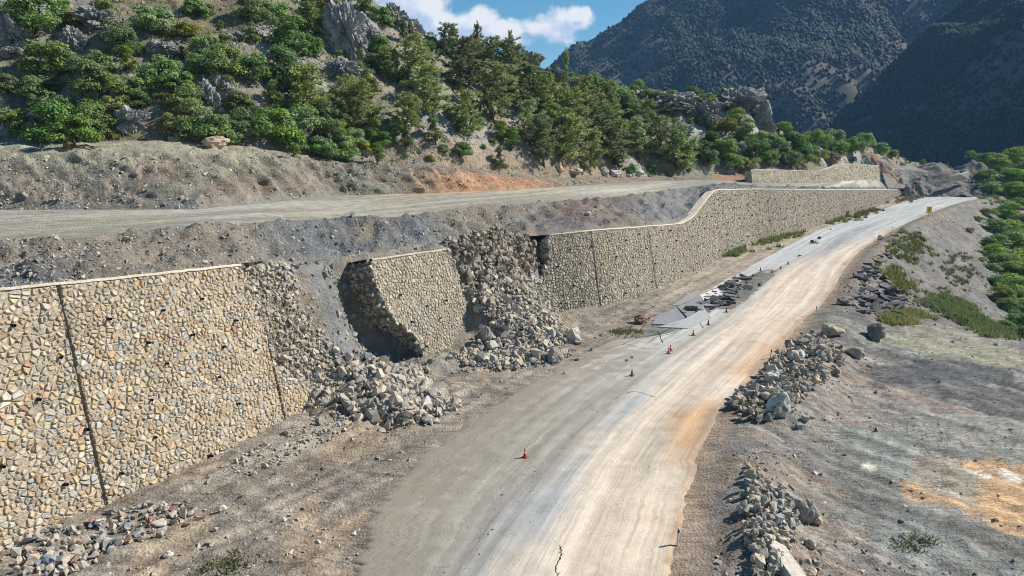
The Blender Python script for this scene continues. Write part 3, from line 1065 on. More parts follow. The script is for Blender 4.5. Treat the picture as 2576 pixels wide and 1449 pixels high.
def rock_shape(seed, n=13, squash=(1, 0.85, 0.7)):
    r = np.random.default_rng(seed)
    p = r.normal(size=(n, 3))
    p /= np.linalg.norm(p, axis=1)[:, None]
    p *= r.uniform(0.75, 1.1, (n, 1)) * 0.5
    p = np.sign(p) * np.abs(p) ** 0.85
    return hull(p * np.array(squash))


ROCKS = [rock_shape(300 + i, 11 + i % 5, (1, 0.7 + 0.05 * (i % 6), 0.5 + 0.06 * (i % 7))) for i in range(14)]
PEBS = [rock_shape(340 + i, 7 + i % 2, (1, 0.8, 0.6)) for i in range(6)]
SLABS = []
for i in range(8):
    r_ = np.random.default_rng(380 + i)
    m_ = 6
    a_ = np.sort(r_.uniform(0, 2 * math.pi, m_))
    ring = np.stack([np.cos(a_) * r_.uniform(0.4, 0.6, m_), np.sin(a_) * r_.uniform(0.28, 0.5, m_), np.zeros(m_)], 1)
    SLABS.append(hull(np.concatenate([ring + (0, 0, 0.06), ring * 0.97 - (0, 0, 0.06)])))


def rot_mats(n, rng, flat=False):
    if flat:
        a = rng.uniform(0, 2 * math.pi, n)
        tx, ty = rng.normal(0, 0.22, n), rng.normal(0, 0.22, n)
        R = np.zeros((n, 3, 3))
        ca, sa = np.cos(a), np.sin(a)
        R[:, 0, 0], R[:, 0, 1], R[:, 1, 0], R[:, 1, 1], R[:, 2, 2] = ca, -sa, sa, ca, 1
        Tm = np.zeros((n, 3, 3))
        Tm[:, 0, 0] = Tm[:, 1, 1] = Tm[:, 2, 2] = 1
        Tm[:, 0, 2], Tm[:, 2, 0], Tm[:, 1, 2], Tm[:, 2, 1] = tx, -tx, ty, -ty
        return Tm @ R
    q = rng.normal(size=(n, 4))
    q /= np.linalg.norm(q, axis=1)[:, None]
    w, x, y, z = q.T
    return np.stack([np.stack([1 - 2 * (y * y + z * z), 2 * (x * y - z * w), 2 * (x * z + y * w)], -1),
                     np.stack([2 * (x * y + z * w), 1 - 2 * (x * x + z * z), 2 * (y * z - x * w)], -1),
                     np.stack([2 * (x * z - y * w), 2 * (y * z + x * w), 1 - 2 * (x * x + y * y)], -1)], 1)


def merge(name, protos, pos, size, cols, mat, rng, flat=False, smooth=False, parent=None):
    """many small pieces as ONE mesh"""
    pos, size, cols = np.asarray(pos, float), np.asarray(size, float), np.asarray(cols, float)
    n = len(pos)
    which = rng.integers(0, len(protos), n)
    R = rot_mats(n, rng, flat)
    Vs, Fs, Cs, off = [], [], [], 0
    for k, (V, F) in enumerate(protos):
        m = np.where(which == k)[0]
        if len(m) == 0:
            continue
        vv = np.einsum('nij,vj->nvi', R[m], V) * size[m][:, None, None] + pos[m][:, None, :]
        Vs.append(vv.reshape(-1, 3))
        Fs.append((F[None] + (np.arange(len(m)) * len(V))[:, None, None] + off).reshape(-1, F.shape[1]))
        Cs.append(np.repeat(cols[m], len(V), 0))
        off += len(m) * len(V)
    me = mesh_arrays(name, np.concatenate(Vs), np.concatenate(Fs), np.concatenate(Cs), smooth)
    o = new_obj(name, me, mat, parent)
    o['kind'] = 'stuff'
    return o


def one_rock(name, P, size, col, rng, protos=ROCKS, mat=M_ROCK, flat=False, squash=(1, 1, 1)):
    key = rng.integers(0, len(protos))
    V, F = protos[key]
    pk = (id(protos), int(key), tuple(np.round(np.asarray(col) * 14).astype(int)))
    me = ROCK_ME.get(pk)
    if me is None:
        me = mesh_arrays(name, V, F, np.repeat([np.asarray(col, float)], len(V), 0))
        me.materials.append(mat)
        ROCK_ME[pk] = me
    o = bpy.data.objects.new(name, me)
    COL.objects.link(o)
    R = Matrix(rot_mats(1, rng, flat)[0].tolist())
    S = Matrix.Diagonal((size * squash[0], size * squash[1], size * squash[2]))
    o.matrix_world = Matrix.Translation(Vector(P)) @ (R @ S if flat else (S @ R)).to_4x4()
    return o


ROCK_ME = {}
PAL_LIME = [(0.50, 0.44, 0.36), (0.46, 0.42, 0.36), (0.55, 0.49, 0.40), (0.40, 0.37, 0.33), (0.36, 0.35, 0.335), (0.53, 0.45, 0.34), (0.44, 0.37, 0.29)]
PAL_LIME = [tuple(0.86 * k for k in c) for c in PAL_LIME]
PAL_GREY = [(0.25, 0.24, 0.225), (0.32, 0.31, 0.29), (0.28, 0.26, 0.235), (0.38, 0.37, 0.345), (0.44, 0.42, 0.38), (0.22, 0.205, 0.185)]
PAL_MIX = PAL_LIME[:4] + PAL_GREY[:4] + [(0.33, 0.25, 0.2), (0.42, 0.30, 0.2)]


def pal(p, n, rng, jit=0.1):
    c_ = np.asarray(p)[rng.integers(0, len(p), n)]
    return np.clip(c_ * rng.uniform(1 - jit, 1 + jit, (n, 1)), 0.02, 0.8)


# ------------------------------------------------------------------ masonry walls


def clip_poly(poly, nx, ny, d):
    """keep the side nx*x+ny*y <= d"""
    outp = []
    m = len(poly)
    for i in range(m):
        x0, y0 = poly[i]
        x1, y1 = poly[(i + 1) % m]
        a = nx * x0 + ny * y0 - d
        b = nx * x1 + ny * y1 - d
        if a <= 0:
            outp.append((x0, y0))
        if (a < 0 < b) or (b < 0 < a):
            t = a / (a - b)
            outp.append((x0 + (x1 - x0) * t, y0 + (y1 - y0) * t))
    return outp


def rubble_cells(s0, s1, vmax, cw, ch, jit, drop_p, rng, hfun, keep, joints, vmin=-0.9):
    """irregular coursed rubble: Voronoi cells of a jittered staggered grid"""
    nr = int((vmax - vmin) / ch) + 2
    ncol = int((s1 - s0) / cw) + 3
    pts = {}
    for j in range(nr):
        for i in range(ncol):
            if rng.random() < drop_p:
                continue
            pts[(j, i)] = (s0 + (i - 0.5 + (0.5 if j % 2 else 0)) * cw + rng.uniform(-jit, jit) * cw,
                           vmin + (j + 0.5) * ch + rng.uniform(-jit, jit) * ch)
    outc = []
    for (j, i), (x, y) in pts.items():
        h = hfun(x)
        if y > h + 0.15 or x < s0 - 0.2 or x > s1 + 0.2 or not keep(x, y):
            continue
        poly = [(x - 1.3 * cw, y - 1.3 * ch), (x + 1.3 * cw, y - 1.3 * ch), (x + 1.3 * cw, y + 1.3 * ch), (x - 1.3 * cw, y + 1.3 * ch)]
        for dj in (-2, -1, 0, 1, 2):
            for di in (-2, -1, 0, 1, 2):
                q = pts.get((j + dj, i + di))
                if q is None or (dj == 0 and di == 0):
                    continue
                nx, ny = q[0] - x, q[1] - y
                dd = (q[0] ** 2 + q[1] ** 2 - x * x - y * y) / 2
                poly = clip_poly(poly, nx, ny, dd)
                if len(poly) < 3:
                    break
            if len(poly) < 3:
                break
        if len(poly) < 3:
            continue
        sl = (hfun(x + 0.3) - hfun(x - 0.3)) / 0.6
        poly = clip_poly(poly, -sl, 1.0, h - sl * x - 0.02)
        for js in joints:
            if abs(js - x) < 2 * cw:
                poly = clip_poly(poly, 1, 0, js - 0.07) if x < js else clip_poly(poly, -1, 0, -(js + 0.07))
        if len(poly) < 3:
            continue
        P = np.array(poly)
        A = 0.5 * abs(np.sum(P[:, 0] * np.roll(P[:, 1], -1) - P[:, 1] * np.roll(P[:, 0], -1)))
        if A > 0.012:
            outc.append((P, A))
    return outc


def build_wall(name, label, path, H, cw, ch, pal_, seed, smin=None, smax=None, lo=None, hi=None, joints=(), pipes=(), thick=1.0,
               mortar=(0.42, 0.355, 0.265), proud=0.07, gap0=0.035, round_=False, sat_=0.22, drop_p=0.08, jit=0.34, ends=(False, False), big=None, coping=True, fine=False, vmin=-0.9, cop_lo=None, cop_hi=None):
    rng = np.random.default_rng(seed)
    B, S, INW = path
    s_min = S[0] if smin is None else smin
    s_max = S[-1] if smax is None else smax
    lo = lo or (lambda v: s_min)
    hi = hi or (lambda v: s_max)

    def P(s, v, o):
        s, v, o = np.broadcast_arrays(np.asarray(s, float), np.asarray(v, float), np.asarray(o, float))
        bx, by = np.interp(s, S, B[:, 0]), np.interp(s, S, B[:, 1])
        ix, iy = np.interp(s, S, INW[:, 0]), np.interp(s, S, INW[:, 1])
        d = BATTER * v - o
        return np.stack([bx + ix * d, by + iy * d, GRADE * by + v + 0.2 * o], -1)

    hf = lambda s: np.interp(s, S, H)
    org = P((s_min + s_max) / 2, 0, 0)
    root = empty(name, org)
    tag(root, label, 'retaining wall', kind='thing')
    # core -------------------------------------------------------------
    nrow = 90 if fine else 44
    cols = np.unique(np.concatenate([np.linspace(0, 1, max(30, int((s_max - s_min) / (0.16 if fine else 0.55))))]))
    vv = np.linspace(0, 1, nrow)
    ncol = len(cols)
    Sg = np.zeros((nrow, ncol))
    Vg = np.zeros((nrow, ncol))
    for r in range(nrow):
        for it in range(2):
            v_est = -0.9 + vv[r] * (hf(Sg[r]) + 0.9) if it else -0.9 + vv[r] * (hf(np.full(ncol, (s_min + s_max) / 2)) + 0.9)
            l_, h_ = np.array([lo(v) for v in v_est]), np.array([hi(v) for v in v_est])
            Sg[r] = l_ + (h_ - l_) * cols
        Vg[r] = -0.9 + vv[r] * (hf(Sg[r]) - 0.03 + 0.9)
    on = (-0.012 + 0.042 * fbm(Sg * 2.6, Vg * 2.6, 0, 4, seed)) if fine else (-0.015 + 0.035 * fbm(Sg * 1.7, Vg * 1.7, 0, 4, seed))
    for js in joints:
        on = on - 0.12 * np.exp(-((Sg - js) / 0.10) ** 2)
    front = P(Sg, Vg, on)
    depth = thick + 0.10 * (Vg[-1:] - Vg)
    back = P(Sg, Vg, -depth)
    prof_ = np.concatenate([front, back[::-1]])
    F = grid_faces(prof_.shape[0], ncol)
    mcol_ = np.asarray(mortar) * (1 + 0.25 * fbm(Sg * 0.8, Vg * 0.8, 3, 4, seed + 1))[..., None]
    me = mesh_arrays('core', prof_.reshape(-1, 3) - org, F, np.concatenate([mcol_, mcol_[::-1]]).reshape(-1, 3), True)
    new_obj('mortar_core', me, M_MORTAR, root)
    # broken or plain end faces -----------------------------------------
    for side, broken in ((0, ends[0]), (-1, ends[1])):
        nd = 9
        f_, b_ = front[:, side], back[:, side]
        g = f_[None] + (b_ - f_)[None] * np.linspace(0, 1, nd)[:, None, None]
        tang = P(Sg[:, side] + 0.2, Vg[:, side], 0) - P(Sg[:, side] - 0.2, Vg[:, side], 0)
        tang /= np.linalg.norm(tang, axis=1)[:, None]
        sg = -1 if side == 0 else 1
        if broken:
            rr = 0.35 * fbm(g[..., 0] * 1.3, g[..., 1] * 1.3, g[..., 2] * 1.3, 4, seed + 4) - 0.05
            em_ = np.ones((nd, nrow))
            em_[0] = 0.0
            g = g + tang[None] * (sg * (rr * em_))[..., None]
        cc_ = np.asarray(mortar) * 0.92 * (1 + 0.25 * fbm(g[..., 0], g[..., 1], g[..., 2], 3, seed + 5))[..., None]
        me = mesh_arrays('end', g.reshape(-1, 3) - org, grid_faces(nd, nrow), cc_.reshape(-1, 3))
        ef = new_obj('broken_end' if broken else 'end_face', me, M_MORTAR, root)
        if broken:
            nst = 420
            ii, jj = rng.integers(0, nd, nst), rng.integers(3, nrow, nst)
            pp = g[ii, jj] + tang[jj] * (sg * 0.06) - org
            merge('broken_stones', ROCKS, pp, rng.uniform(0.28, 0.62, nst), pal(PAL_LIME, nst, rng), M_ROCK, rng, parent=ef)
    # facing stones -------------------------------------------------------
    cells = rubble_cells(s_min, s_max, float(np.max(H)), cw, ch, jit, drop_p, rng, hf, lambda x, y: lo(y) - 0.1 <= x <= hi(y) + 0.12, joints, vmin)
    stones = []
    for Pp, A in cells:
        if round_:
            Pp = np.stack([Pp * 0.86 + np.roll(Pp, -1, 0) * 0.14, Pp * 0.14 + np.roll(Pp, -1, 0) * 0.86], 1).reshape(-1, 2)
            keep_ = np.linalg.norm(Pp - np.roll(Pp, 1, 0), axis=1) > 0.012
            Pp = Pp[keep_] if keep_.sum() >= 4 else Pp
        c = Pp.mean(0)
        gap = gap0 * rng.uniform(0.5, 2.0)
        m = len(Pp)
        d = Pp - c
        L = np.maximum(np.linalg.norm(d, axis=1), 1e-4)[:, None]
        ring0 = c + d * np.maximum((L - gap) / L, 0.35)
        ring1 = c + d * np.maximum((L - gap - 0.025) / L, 0.33)
        ring2 = c + d * np.maximum((L - gap - 0.06) / L, 0.25)
        p_ = proud * rng.uniform(0.25, 1.5)
        tl = rng.normal(0, 0.10, 2)
        o1 = p_ * 0.6 + (ring1 - c) @ tl * 0.5
        o2 = p_ + (ring2 - c) @ tl * 1.5 + rng.uniform(-0.02, 0.02, m)
        uvw = np.concatenate([np.c_[ring0, np.full(m, -0.06)], np.c_[ring1, o1], np.c_[ring2, o2]])
        col_ = pal(pal_, 1, rng, 0.12)[0] * (1 - sat_) + np.array((0.47, 0.40, 0.30)) * sat_
        stones.append((c, A, uvw, m, col_))
    XYZ = [P(u[:, 0], u[:, 1], u[:, 2]) for (_, _, u, _, _) in stones]
    score = []
    for (c, A, u, m, _), X in zip(stones, XYZ):
        ctr = X[-1]
        a, b = project(ctr)
        gz = GRADE * ctr[1] + 0.2
        vis = (0 < a < 2576) and (0 < b < 1449) and ctr[2] > gz
        score.append(A * px_size(ctr) ** 2 if vis else 0)
    order = np.argsort(-np.array(score))
    chosen = set(order[:300].tolist())
    Vs, Fs, Cs, off = [], [], [], 0

    def faces(m, o):
        f = []
        for r in (0, 1):
            for i in range(m):
                k_ = (i + 1) % m
                f.append([o + r * m + i, o + r * m + k_, o + (r + 1) * m + k_, o + (r + 1) * m + i])
        f.append([o + 2 * m + i for i in range(m)])
        return f

    for n_, ((c, A, u, m, col_), X) in enumerate(zip(stones, XYZ)):
        if n_ in chosen:
            loc = X.mean(0)
            me = mesh_poly('stone', X - loc, faces(m, 0), np.repeat([col_], 3 * m, 0))
            so = new_obj('stone', me, M_STONE, root)
            so.location = loc - org
        else:
            Vs.append(X - org)
            Fs += faces(m, off)
            Cs.append(np.repeat([col_], 3 * m, 0))
            off += 3 * m
    if Vs:
        me = mesh_poly('facing', np.concatenate(Vs), Fs, np.concatenate(Cs))
        so = new_obj('stone_facing', me, M_STONE, root)
        so['kind'] = 'stuff'
    # movement joints: a dark recessed filler strip -----------------------
    for js in joints:
        vok = [v for v in np.linspace(-0.5, float(hf(js)) - 0.05, 80) if lo(v) < js < hi(v) - 0.1]
        if len(vok) < 4:
            continue
        vj = np.linspace(min(vok), max(vok), 40)
        wv = 0.02 * np.sin(vj * 3.1) + 0.02 * rng.normal(size=40)
        q = np.stack([P(js + wv - 0.05, vj, 0.025), P(js + wv + 0.05, vj, 0.025)], 1) - org
        new_obj('movement_joint', mesh_arrays('joint', q.reshape(-1, 3), grid_faces(40, 2)), M_JOINT, root)
    # coping ---------------------------------------------------------------
    if coping:
        ca, cb_ = (cop_lo if cop_lo is not None else lo(float(hf(s_min)))), (cop_hi if cop_hi is not None else hi(float(hf(s_max))))
        sc_ = np.linspace(ca, cb_, max(8, int((cb_ - ca) / 0.6)))
        hh = hf(sc_) + 0.02 * fbm(sc_ * 1.3, 0 * sc_, 0, 3, seed + 9)
        loop = [P(sc_, hh, 0.07), P(sc_, hh + 0.15, 0.06), P(sc_, hh + 0.16, -thick - 0.02), P(sc_, hh - 0.1, -thick - 0.02), P(sc_, hh, 0.07)]
        L = np.stack(loop)
        cc_ = np.asarray((0.52, 0.46, 0.38)) * (1 + 0.15 * fbm(L[..., 0], L[..., 1], L[..., 2], 3, seed + 10))[..., None]
        new_obj('coping', mesh_arrays('coping', L.reshape(-1, 3) - org, grid_faces(5, len(sc_)), cc_.reshape(-1, 3)), M_MORTAR, root)
    # weep pipes -------------------------------------------------------------
    for (ps, pv) in pipes:
        c = P(ps, pv, 0.0)
        nrm_ = P(ps, pv, 1.0) - c
        nrm_ = Vector(nrm_).normalized()
        nrm_ = (nrm_ + Vector((rng.normal(0, 0.1), rng.normal(0, 0.1), -0.1))).normalized()
        so = new_obj('drain_pipe', PIPE_ME, None, root)
        k_ = rng.uniform(0.85, 1.15)
        so.matrix_world = Matrix.Translation(Vector(c - org)) @ nrm_.to_track_quat('Z', 'Y').to_matrix().to_4x4() @ Matrix.Diagonal((k_, k_, rng.uniform(0.7, 1.3), 1))
    return root, P, hf


M_JOINT = plain_mat('joint_filler', (0.018, 0.016, 0.014), 0.95, 0.2)
M_PIPE = plain_mat('black_pipe', (0.012, 0.012, 0.013), 0.5, 0.1)


def tube_mesh(name, rings, seg=10, cap=True, mat=None):
    """lathe: rings of (z, r)"""
    V, F = [], []
    for z, r in rings:
        for i in range(seg):
            a = 2 * math.pi * i / seg
            V.append((r * math.cos(a), r * math.sin(a), z))
    for k in range(len(rings) - 1):
        for i in range(seg):
            j = (i + 1) % seg
            F.append([k * seg + i, k * seg + j, (k + 1) * seg + j, (k + 1) * seg + i])
    if cap:
        F.append(list(range(seg))[::-1])
        F.append([(len(rings) - 1) * seg + i for i in range(seg)])
    me = mesh_poly(name, V, F)
    if mat:
        me.materials.append(mat)
    return me


PIPE_ME = tube_mesh('pipe', [(-0.1, 0.085), (0.28, 0.085), (0.28, 0.07), (0.02, 0.068)], 10, True, M_PIPE)


def inv_map(path, H, pts):
    """(s, v) on a wall face for surveyed picture points"""
    B, S, INW = path
    sg = np.linspace(S[0], S[-1], 900)[None, :]
    fr = np.linspace(0, 1, 120)[:, None]
    h = np.interp(sg, S, H)
    v = fr * h
    bx, by = np.interp(sg, S, B[:, 0]), np.interp(sg, S, B[:, 1])
    ix, iy = np.interp(sg, S, INW[:, 0]), np.interp(sg, S, INW[:, 1])
    Pq = np.stack([bx + ix * BATTER * v, by + iy * BATTER * v, GRADE * by + v], -1)
    a, b = project(Pq)
    outp = []
    for (x, y) in pts:
        k_ = np.argmin((a - x) ** 2 + (b - y) ** 2)
        r, c = np.unravel_index(k_, a.shape)
        outp.append((float(sg[0, c]), float(v[r, c])))
    return outp


PAL_LEFT = [(0.52, 0.45, 0.35), (0.50, 0.42, 0.31), (0.55, 0.49, 0.40), (0.47, 0.39, 0.29), (0.52, 0.39, 0.235), (0.50, 0.35, 0.19), (0.38, 0.375, 0.37), (0.33, 0.34, 0.355), (0.44, 0.41, 0.36), (0.56, 0.51, 0.44), (0.48, 0.41, 0.32), (0.45, 0.27, 0.155), (0.40, 0.35, 0.285)]
PAL_RIGHT = [(0.50, 0.44, 0.355), (0.53, 0.47, 0.385), (0.46, 0.41, 0.34), (0.50, 0.41, 0.295), (0.38, 0.365, 0.35), (0.55, 0.50, 0.425), (0.42, 0.38, 0.32), (0.48, 0.385, 0.27), (0.57, 0.53, 0.46)]
PAL_LEFT = [tuple(1.1 * k for k in c) for c in PAL_LEFT]
PAL_RIGHT = [tuple(0.86 * k for k in c) for c in PAL_RIGHT]
lp = inv_map(WLP, WL_H, [(205, 990), (708, 1020), (640, 672)])
LJ = [lp[0][0], lp[1][0], lp[0][0] - 11.7]
brk = inv_map(WLP, WL_H, [(612, 672), (600, 695), (632, 745), (655, 800), (672, 860), (692, 920), (730, 950), (770, 975), (830, 1005)])
brk = sorted([(v, s) for s, v in brk])
BV, BS = np.array([b[0] for b in brk]), np.array([b[1] for b in brk])


def left_hi(v):
    return float(np.interp(v, BV, BS) + 0.22 * math.sin(v * 3.7) + 0.15 * math.sin(v * 9.1 + 1))


lpipes = inv_map(WLP, WL_H, [(30, 816), (149, 896), (408, 778), (507, 753), (590, 805), (480, 842), (560, 873), (547, 947), (418, 915), (95, 1002), (380, 1006), (598, 1016), (213, 1080), (388, 1099), (525, 1144), (160, 1216), (3, 1172), (372, 862), (640, 880), (270, 800), (300, 1190)])
build_wall('retaining_wall', 'tall rubble stone wall at the left with dark vertical joints and a crumbled end',
           WLP, WL_H, 0.325, 0.225, PAL_LEFT, 501, hi=left_hi, joints=LJ, pipes=lpipes, ends=(False, True), proud=0.075, gap0=0.018, round_=True, sat_=0.30, drop_p=0.21, jit=0.48,
           mortar=(0.33, 0.27, 0.20), fine=True, cop_hi=float(BS[-1]) - 0.2)

# the block that stayed standing in the breach
MBASE = [tuple(T0 + TE * t) for t in (6.0, 10.0, 14.0, 19.5)]
MBP = wall_path(MBASE, 40)
MB_H = fit_heights(MBP[0], MBP[2], [(800, 672), (935, 655), (1125, 628), (1300, 604)])
edge_l = sorted([(v, s) for s, v in inv_map(MBP, MB_H, [(935, 656), (940, 690), (953, 730), (972, 775), (1005, 812), (1040, 838)])])
edge_r = sorted([(v, s) for s, v in inv_map(MBP, MB_H, [(1126, 630), (1140, 665), (1158, 710), (1170, 760), (1182, 820), (1192, 870)])])
ELv, ELs = np.array(edge_l).T
ERv, ERs = np.array(edge_r).T


def mid_lo(v):
    return float(np.interp(v, ELv, ELs) + (0.9 * max(0.0, ELv[0] - v)) * 0.5 + 0.12 * math.sin(v * 5.1) + 0.1 * math.sin(v * 11))


def mid_hi(v):
    return float(np.interp(v, ERv, ERs) + 0.12 * math.sin(v * 4.3 + 2) + 0.08 * math.sin(v * 12))


mp = inv_map(MBP, MB_H, [(1005, 740), (1085, 695), (1072, 770), (1120, 755), (1070, 870), (1035, 810), (1105, 800)])
build_wall('retaining_wall', 'isolated leaning block of stone wall left standing in the collapsed gap', MBP, MB_H, 0.37, 0.31, PAL_RIGHT, 502,
           lo=mid_lo, hi=mid_hi, pipes=mp, ends=(True, True), thick=3.0, mortar=(0.29, 0.25, 0.20), drop_p=0.05, jit=0.42, gap0=0.024, round_=True, proud=0.06,
           cop_lo=float(ELs[-1]), cop_hi=float(ERs[-1]))

# the long wall that runs away along the road
rj = inv_map(WRP, WR_H, [(1500, 690), (1640, 650), (1735, 620), (1822, 560), (1935, 540), (2000, 520), (2060, 510), (2130, 505), (2190, 495)])
RJ = [a for a, b in rj]
redge = sorted([(v, s) for s, v in inv_map(WRP, WR_H, [(1382, 594), (1384, 650), (1362, 700), (1356, 745), (1358, 795)])])
RV, RSs = np.array(redge).T


def right_lo(v):
    return float(np.interp(v, RV, RSs) + 0.12 * math.sin(v * 4.1) + 0.08 * math.sin(v * 11.3))


rp_ = []
rng_p = np.random.default_rng(77)
S_R = WRP[1]
row = 0
for v in np.arange(1.4, 12.5, 2.1):
    for s in np.arange(2.5 + (row % 2) * 1.9, S_R[-1] - 3, 3.8):
        s2, v2 = s + rng_p.uniform(-0.5, 0.5), v + rng_p.uniform(-0.35, 0.35)
        if v2 < np.interp(s2, S_R, WR_H) - 0.5 and s2 > right_lo(v2) + 0.6:
            rp_.append((float(s2), float(v2)))
    row += 1
build_wall('retaining_wall', 'long stone retaining wall with stepped top running beside the road to the bend', WRP, WR_H, 0.37, 0.32, PAL_RIGHT, 503,
           lo=right_lo, joints=RJ, pipes=rp_, ends=(True, False), thick=1.4, mortar=(0.29, 0.255, 0.21), drop_p=0.05, jit=0.42, gap0=0.03, proud=0.085,
           cop_lo=float(RSs[-1]) + 0.1)

# the low wall by the upper road
FB3 = np.array([at_y(x, y, Y) for x, y, Y in [(1893, 460, 179), (1960, 460, 189), (2040, 459, 203), (2090, 454, 214), (2150, 442, 233), (2215, 432, 255)]])
FWP = wall_path([tuple(p[:2]) for p in FB3], 60)
FZ = np.interp(FWP[0][:, 1], FB3[:, 1], FB3[:, 2]) - 0.2


def far_heights():
    B, S, INW = FWP
    tp = np.array([(1880, 428), (1930, 426), (1990, 429), (2060, 431), (2110, 414), (2160, 413), (2215, 417)])
    hs_ = np.linspace(0.5, 9, 200)
    outh = []
    for i in range(len(B)):
        P = np.stack([B[i, 0] + INW[i, 0] * BATTER * hs_, B[i, 1] + INW[i, 1] * BATTER * hs_, FZ[i] + hs_], 1)
        a, b = project(P)
        outh.append(hs_[np.argmin(np.abs(b - np.interp(a, tp[:, 0], tp[:, 1])))])
    return np.convolve(np.pad(outh, 2, 'edge'), np.ones(5) / 5, 'valid')


FH = far_heights()
# heights are counted from the valley grade line, so lift the far wall onto the upper road
FW_L = FZ - GRADE * FWP[0][:, 1]
build_h = FH + FW_L
fl = float(np.mean(FW_L))
FWP = (FWP[0] - FWP[2] * (BATTER * FW_L)[:, None], FWP[1], FWP[2])
build_h = FH + FZ - GRADE * FWP[0][:, 1]


def far_wall():
    r, P, hf = build_wall('retaining_wall', 'low pale stone wall with a wavy top beside the upper dirt road', FWP, build_h, 0.55, 0.48, PAL_RIGHT, 504,
                          joints=[FWP[1][-1] * 0.24, FWP[1][-1] * 0.52], thick=1.6, mortar=(0.36, 0.33, 0.28), drop_p=0.05, jit=0.4, vmin=float(FW_L.min()) - 1.0, gap0=0.04, proud=0.09,
                          pipes=[(FWP[1][-1] * f, fl + 1.0) for f in (0.12, 0.36, 0.45, 0.62, 0.7)])
    return r


far_wall()

# ------------------------------------------------------------------ loose rock
ROCK_COUNT = 0


def slip_pt(t, q):
    return np.array((t, q, 0.0))


def to_slope(pts, off):
    a = np.array(pts)
    x, y, z = slip_z(a[:, 0], a[:, 1])
    return np.stack([x, y, z], 1) + np.array(off)


def heap(pts, sizes, cols, n_single, label, group, stuff_label, seed, sink=0.25):
    """largest pieces as things of their own, the small fill as one heap"""
    global ROCK_COUNT
    rng = np.random.default_rng(seed)
    pts, sizes, cols = np.asarray(pts), np.asarray(sizes), np.asarray(cols)
    vis = np.array([(-20 < project(p)[0] < 2596) and (project(p)[1] < 1470) for p in pts])
    order = np.argsort(-(sizes * vis * np.array([px_size(p) for p in pts])))
    prj = np.array([project(pts[i]) for i in order[:n_single]])
    tx, ty = np.percentile(prj[:, 0], (33, 67)), np.percentile(prj[:, 1], (33, 67))
    for n_i, i in enumerate(order[:n_single]):
        a_, b_ = prj[n_i]
        zone = ('upper ' if b_ < ty[0] else ('lower ' if b_ > ty[1] else 'middle ')) + ('left' if a_ < tx[0] else ('right' if a_ > tx[1] else 'centre'))
        o = one_rock('rock', pts[i] + (0, 0, sizes[i] * (0.5 - sink) * 0.5), sizes[i], cols[i], rng)
        c3 = cols[i]
        hue = 'grey ' if c3[0] - c3[2] < 0.075 else ('cream ' if c3[0] > 0.49 else 'tan ')
        big_ = 'large ' if sizes[i] > np.median(sizes[order[:n_single]]) else 'small '
        tag(o, big_ + hue + label + ', ' + zone + ' part', 'rock', group)
        ROCK_COUNT += 1
    rest = order[n_single:]
    if len(rest):
        o = merge('rubble', ROCKS, pts[rest] + np.c_[np.zeros((len(rest), 2)), sizes[rest] * 0.1], sizes[rest], cols[rest], M_ROCK, rng)
        tag(o, stuff_label, 'rubble')


rg = np.random.default_rng(900)
# left heap spilling from the chute
pts, szs, off = [], [], []
for i in range(4000):
    t, q = rg.normal(2.6, 2.6), rg.normal(-5.0, 2.4)
    lim = np.interp(t, *np.array(toe).T)
    if q < lim - 1.2 + rg.exponential(0.3) or q > 0 or t < -4.5 or t > 8.5:
        continue
    if t < 0 and q > -2.5:
        continue
    pts.append(slip_pt(t, q))
    off.append((0, 0, rg.uniform(0, 0.25)))
    szs.append(min(1.15, rg.lognormal(-1.12, 0.5)))
heap(to_slope(pts, off), szs, pal(PAL_LIME, len(pts), rg), 75, 'angular block in the heap left of the standing block', 'rocks in the left rubble heap',
     'pale broken stone fill of the rubble heap left of the standing block', 901)
# crumbling core next to the end of the left wall
pts, szs, off = [], [], []
for i in range(2200):
    t = rg.uniform(-5.2, 0.2) + rg.exponential(0.35)
    q = rg.uniform(-1.6, 4.6)
    if q > 1.5 and t > -0.6 + rg.exponential(0.3):
        continue
    if t < -3.0 and q < 0.3:
        continue
    pts.append(slip_pt(t, q))
    off.append((0, 0, 0))
    szs.append(min(0.7, rg.lognormal(-1.25, 0.42)))
heap(to_slope(pts, off), szs, pal(PAL_LIME, len(pts), rg), 25, 'loose stone on the crumbled end of the left wall', 'stones at the broken end of the left wall', 'tan broken masonry crumbling from the left wall end', 902)
# right heap
pts, szs, off = [], [], []
for i in range(7500):
    t = rg.uniform(11.5, 31.5)
    lim = np.interp(t, *np.array(toe).T)
    q = rg.uniform(lim - 1.0, 3.8)
    if t < 19.2 and q > -2.0:
        continue
    dens = np.interp(q, [lim - 1, lim + 1, 0, 2, 4], [0.35, 1, 1, 0.75, 0.6]) * np.interp(t, [11.5, 14, 29, 31.5], [0.25, 1, 1, 0.3])
    if rg.random() > dens:
        continue
    pts.append(slip_pt(t, q))
    off.append((0, 0, rg.uniform(0, 0.3)))
    szs.append(min(1.3, rg.lognormal(-1.12, 0.5)))
heap(to_slope(pts, off), szs, pal(PAL_LIME, len(pts), rg), 95, 'angular block in the fan right of the standing block', 'rocks in the right rubble fan',
     'pale broken stone fill of the rubble fan right of the standing block', 903)
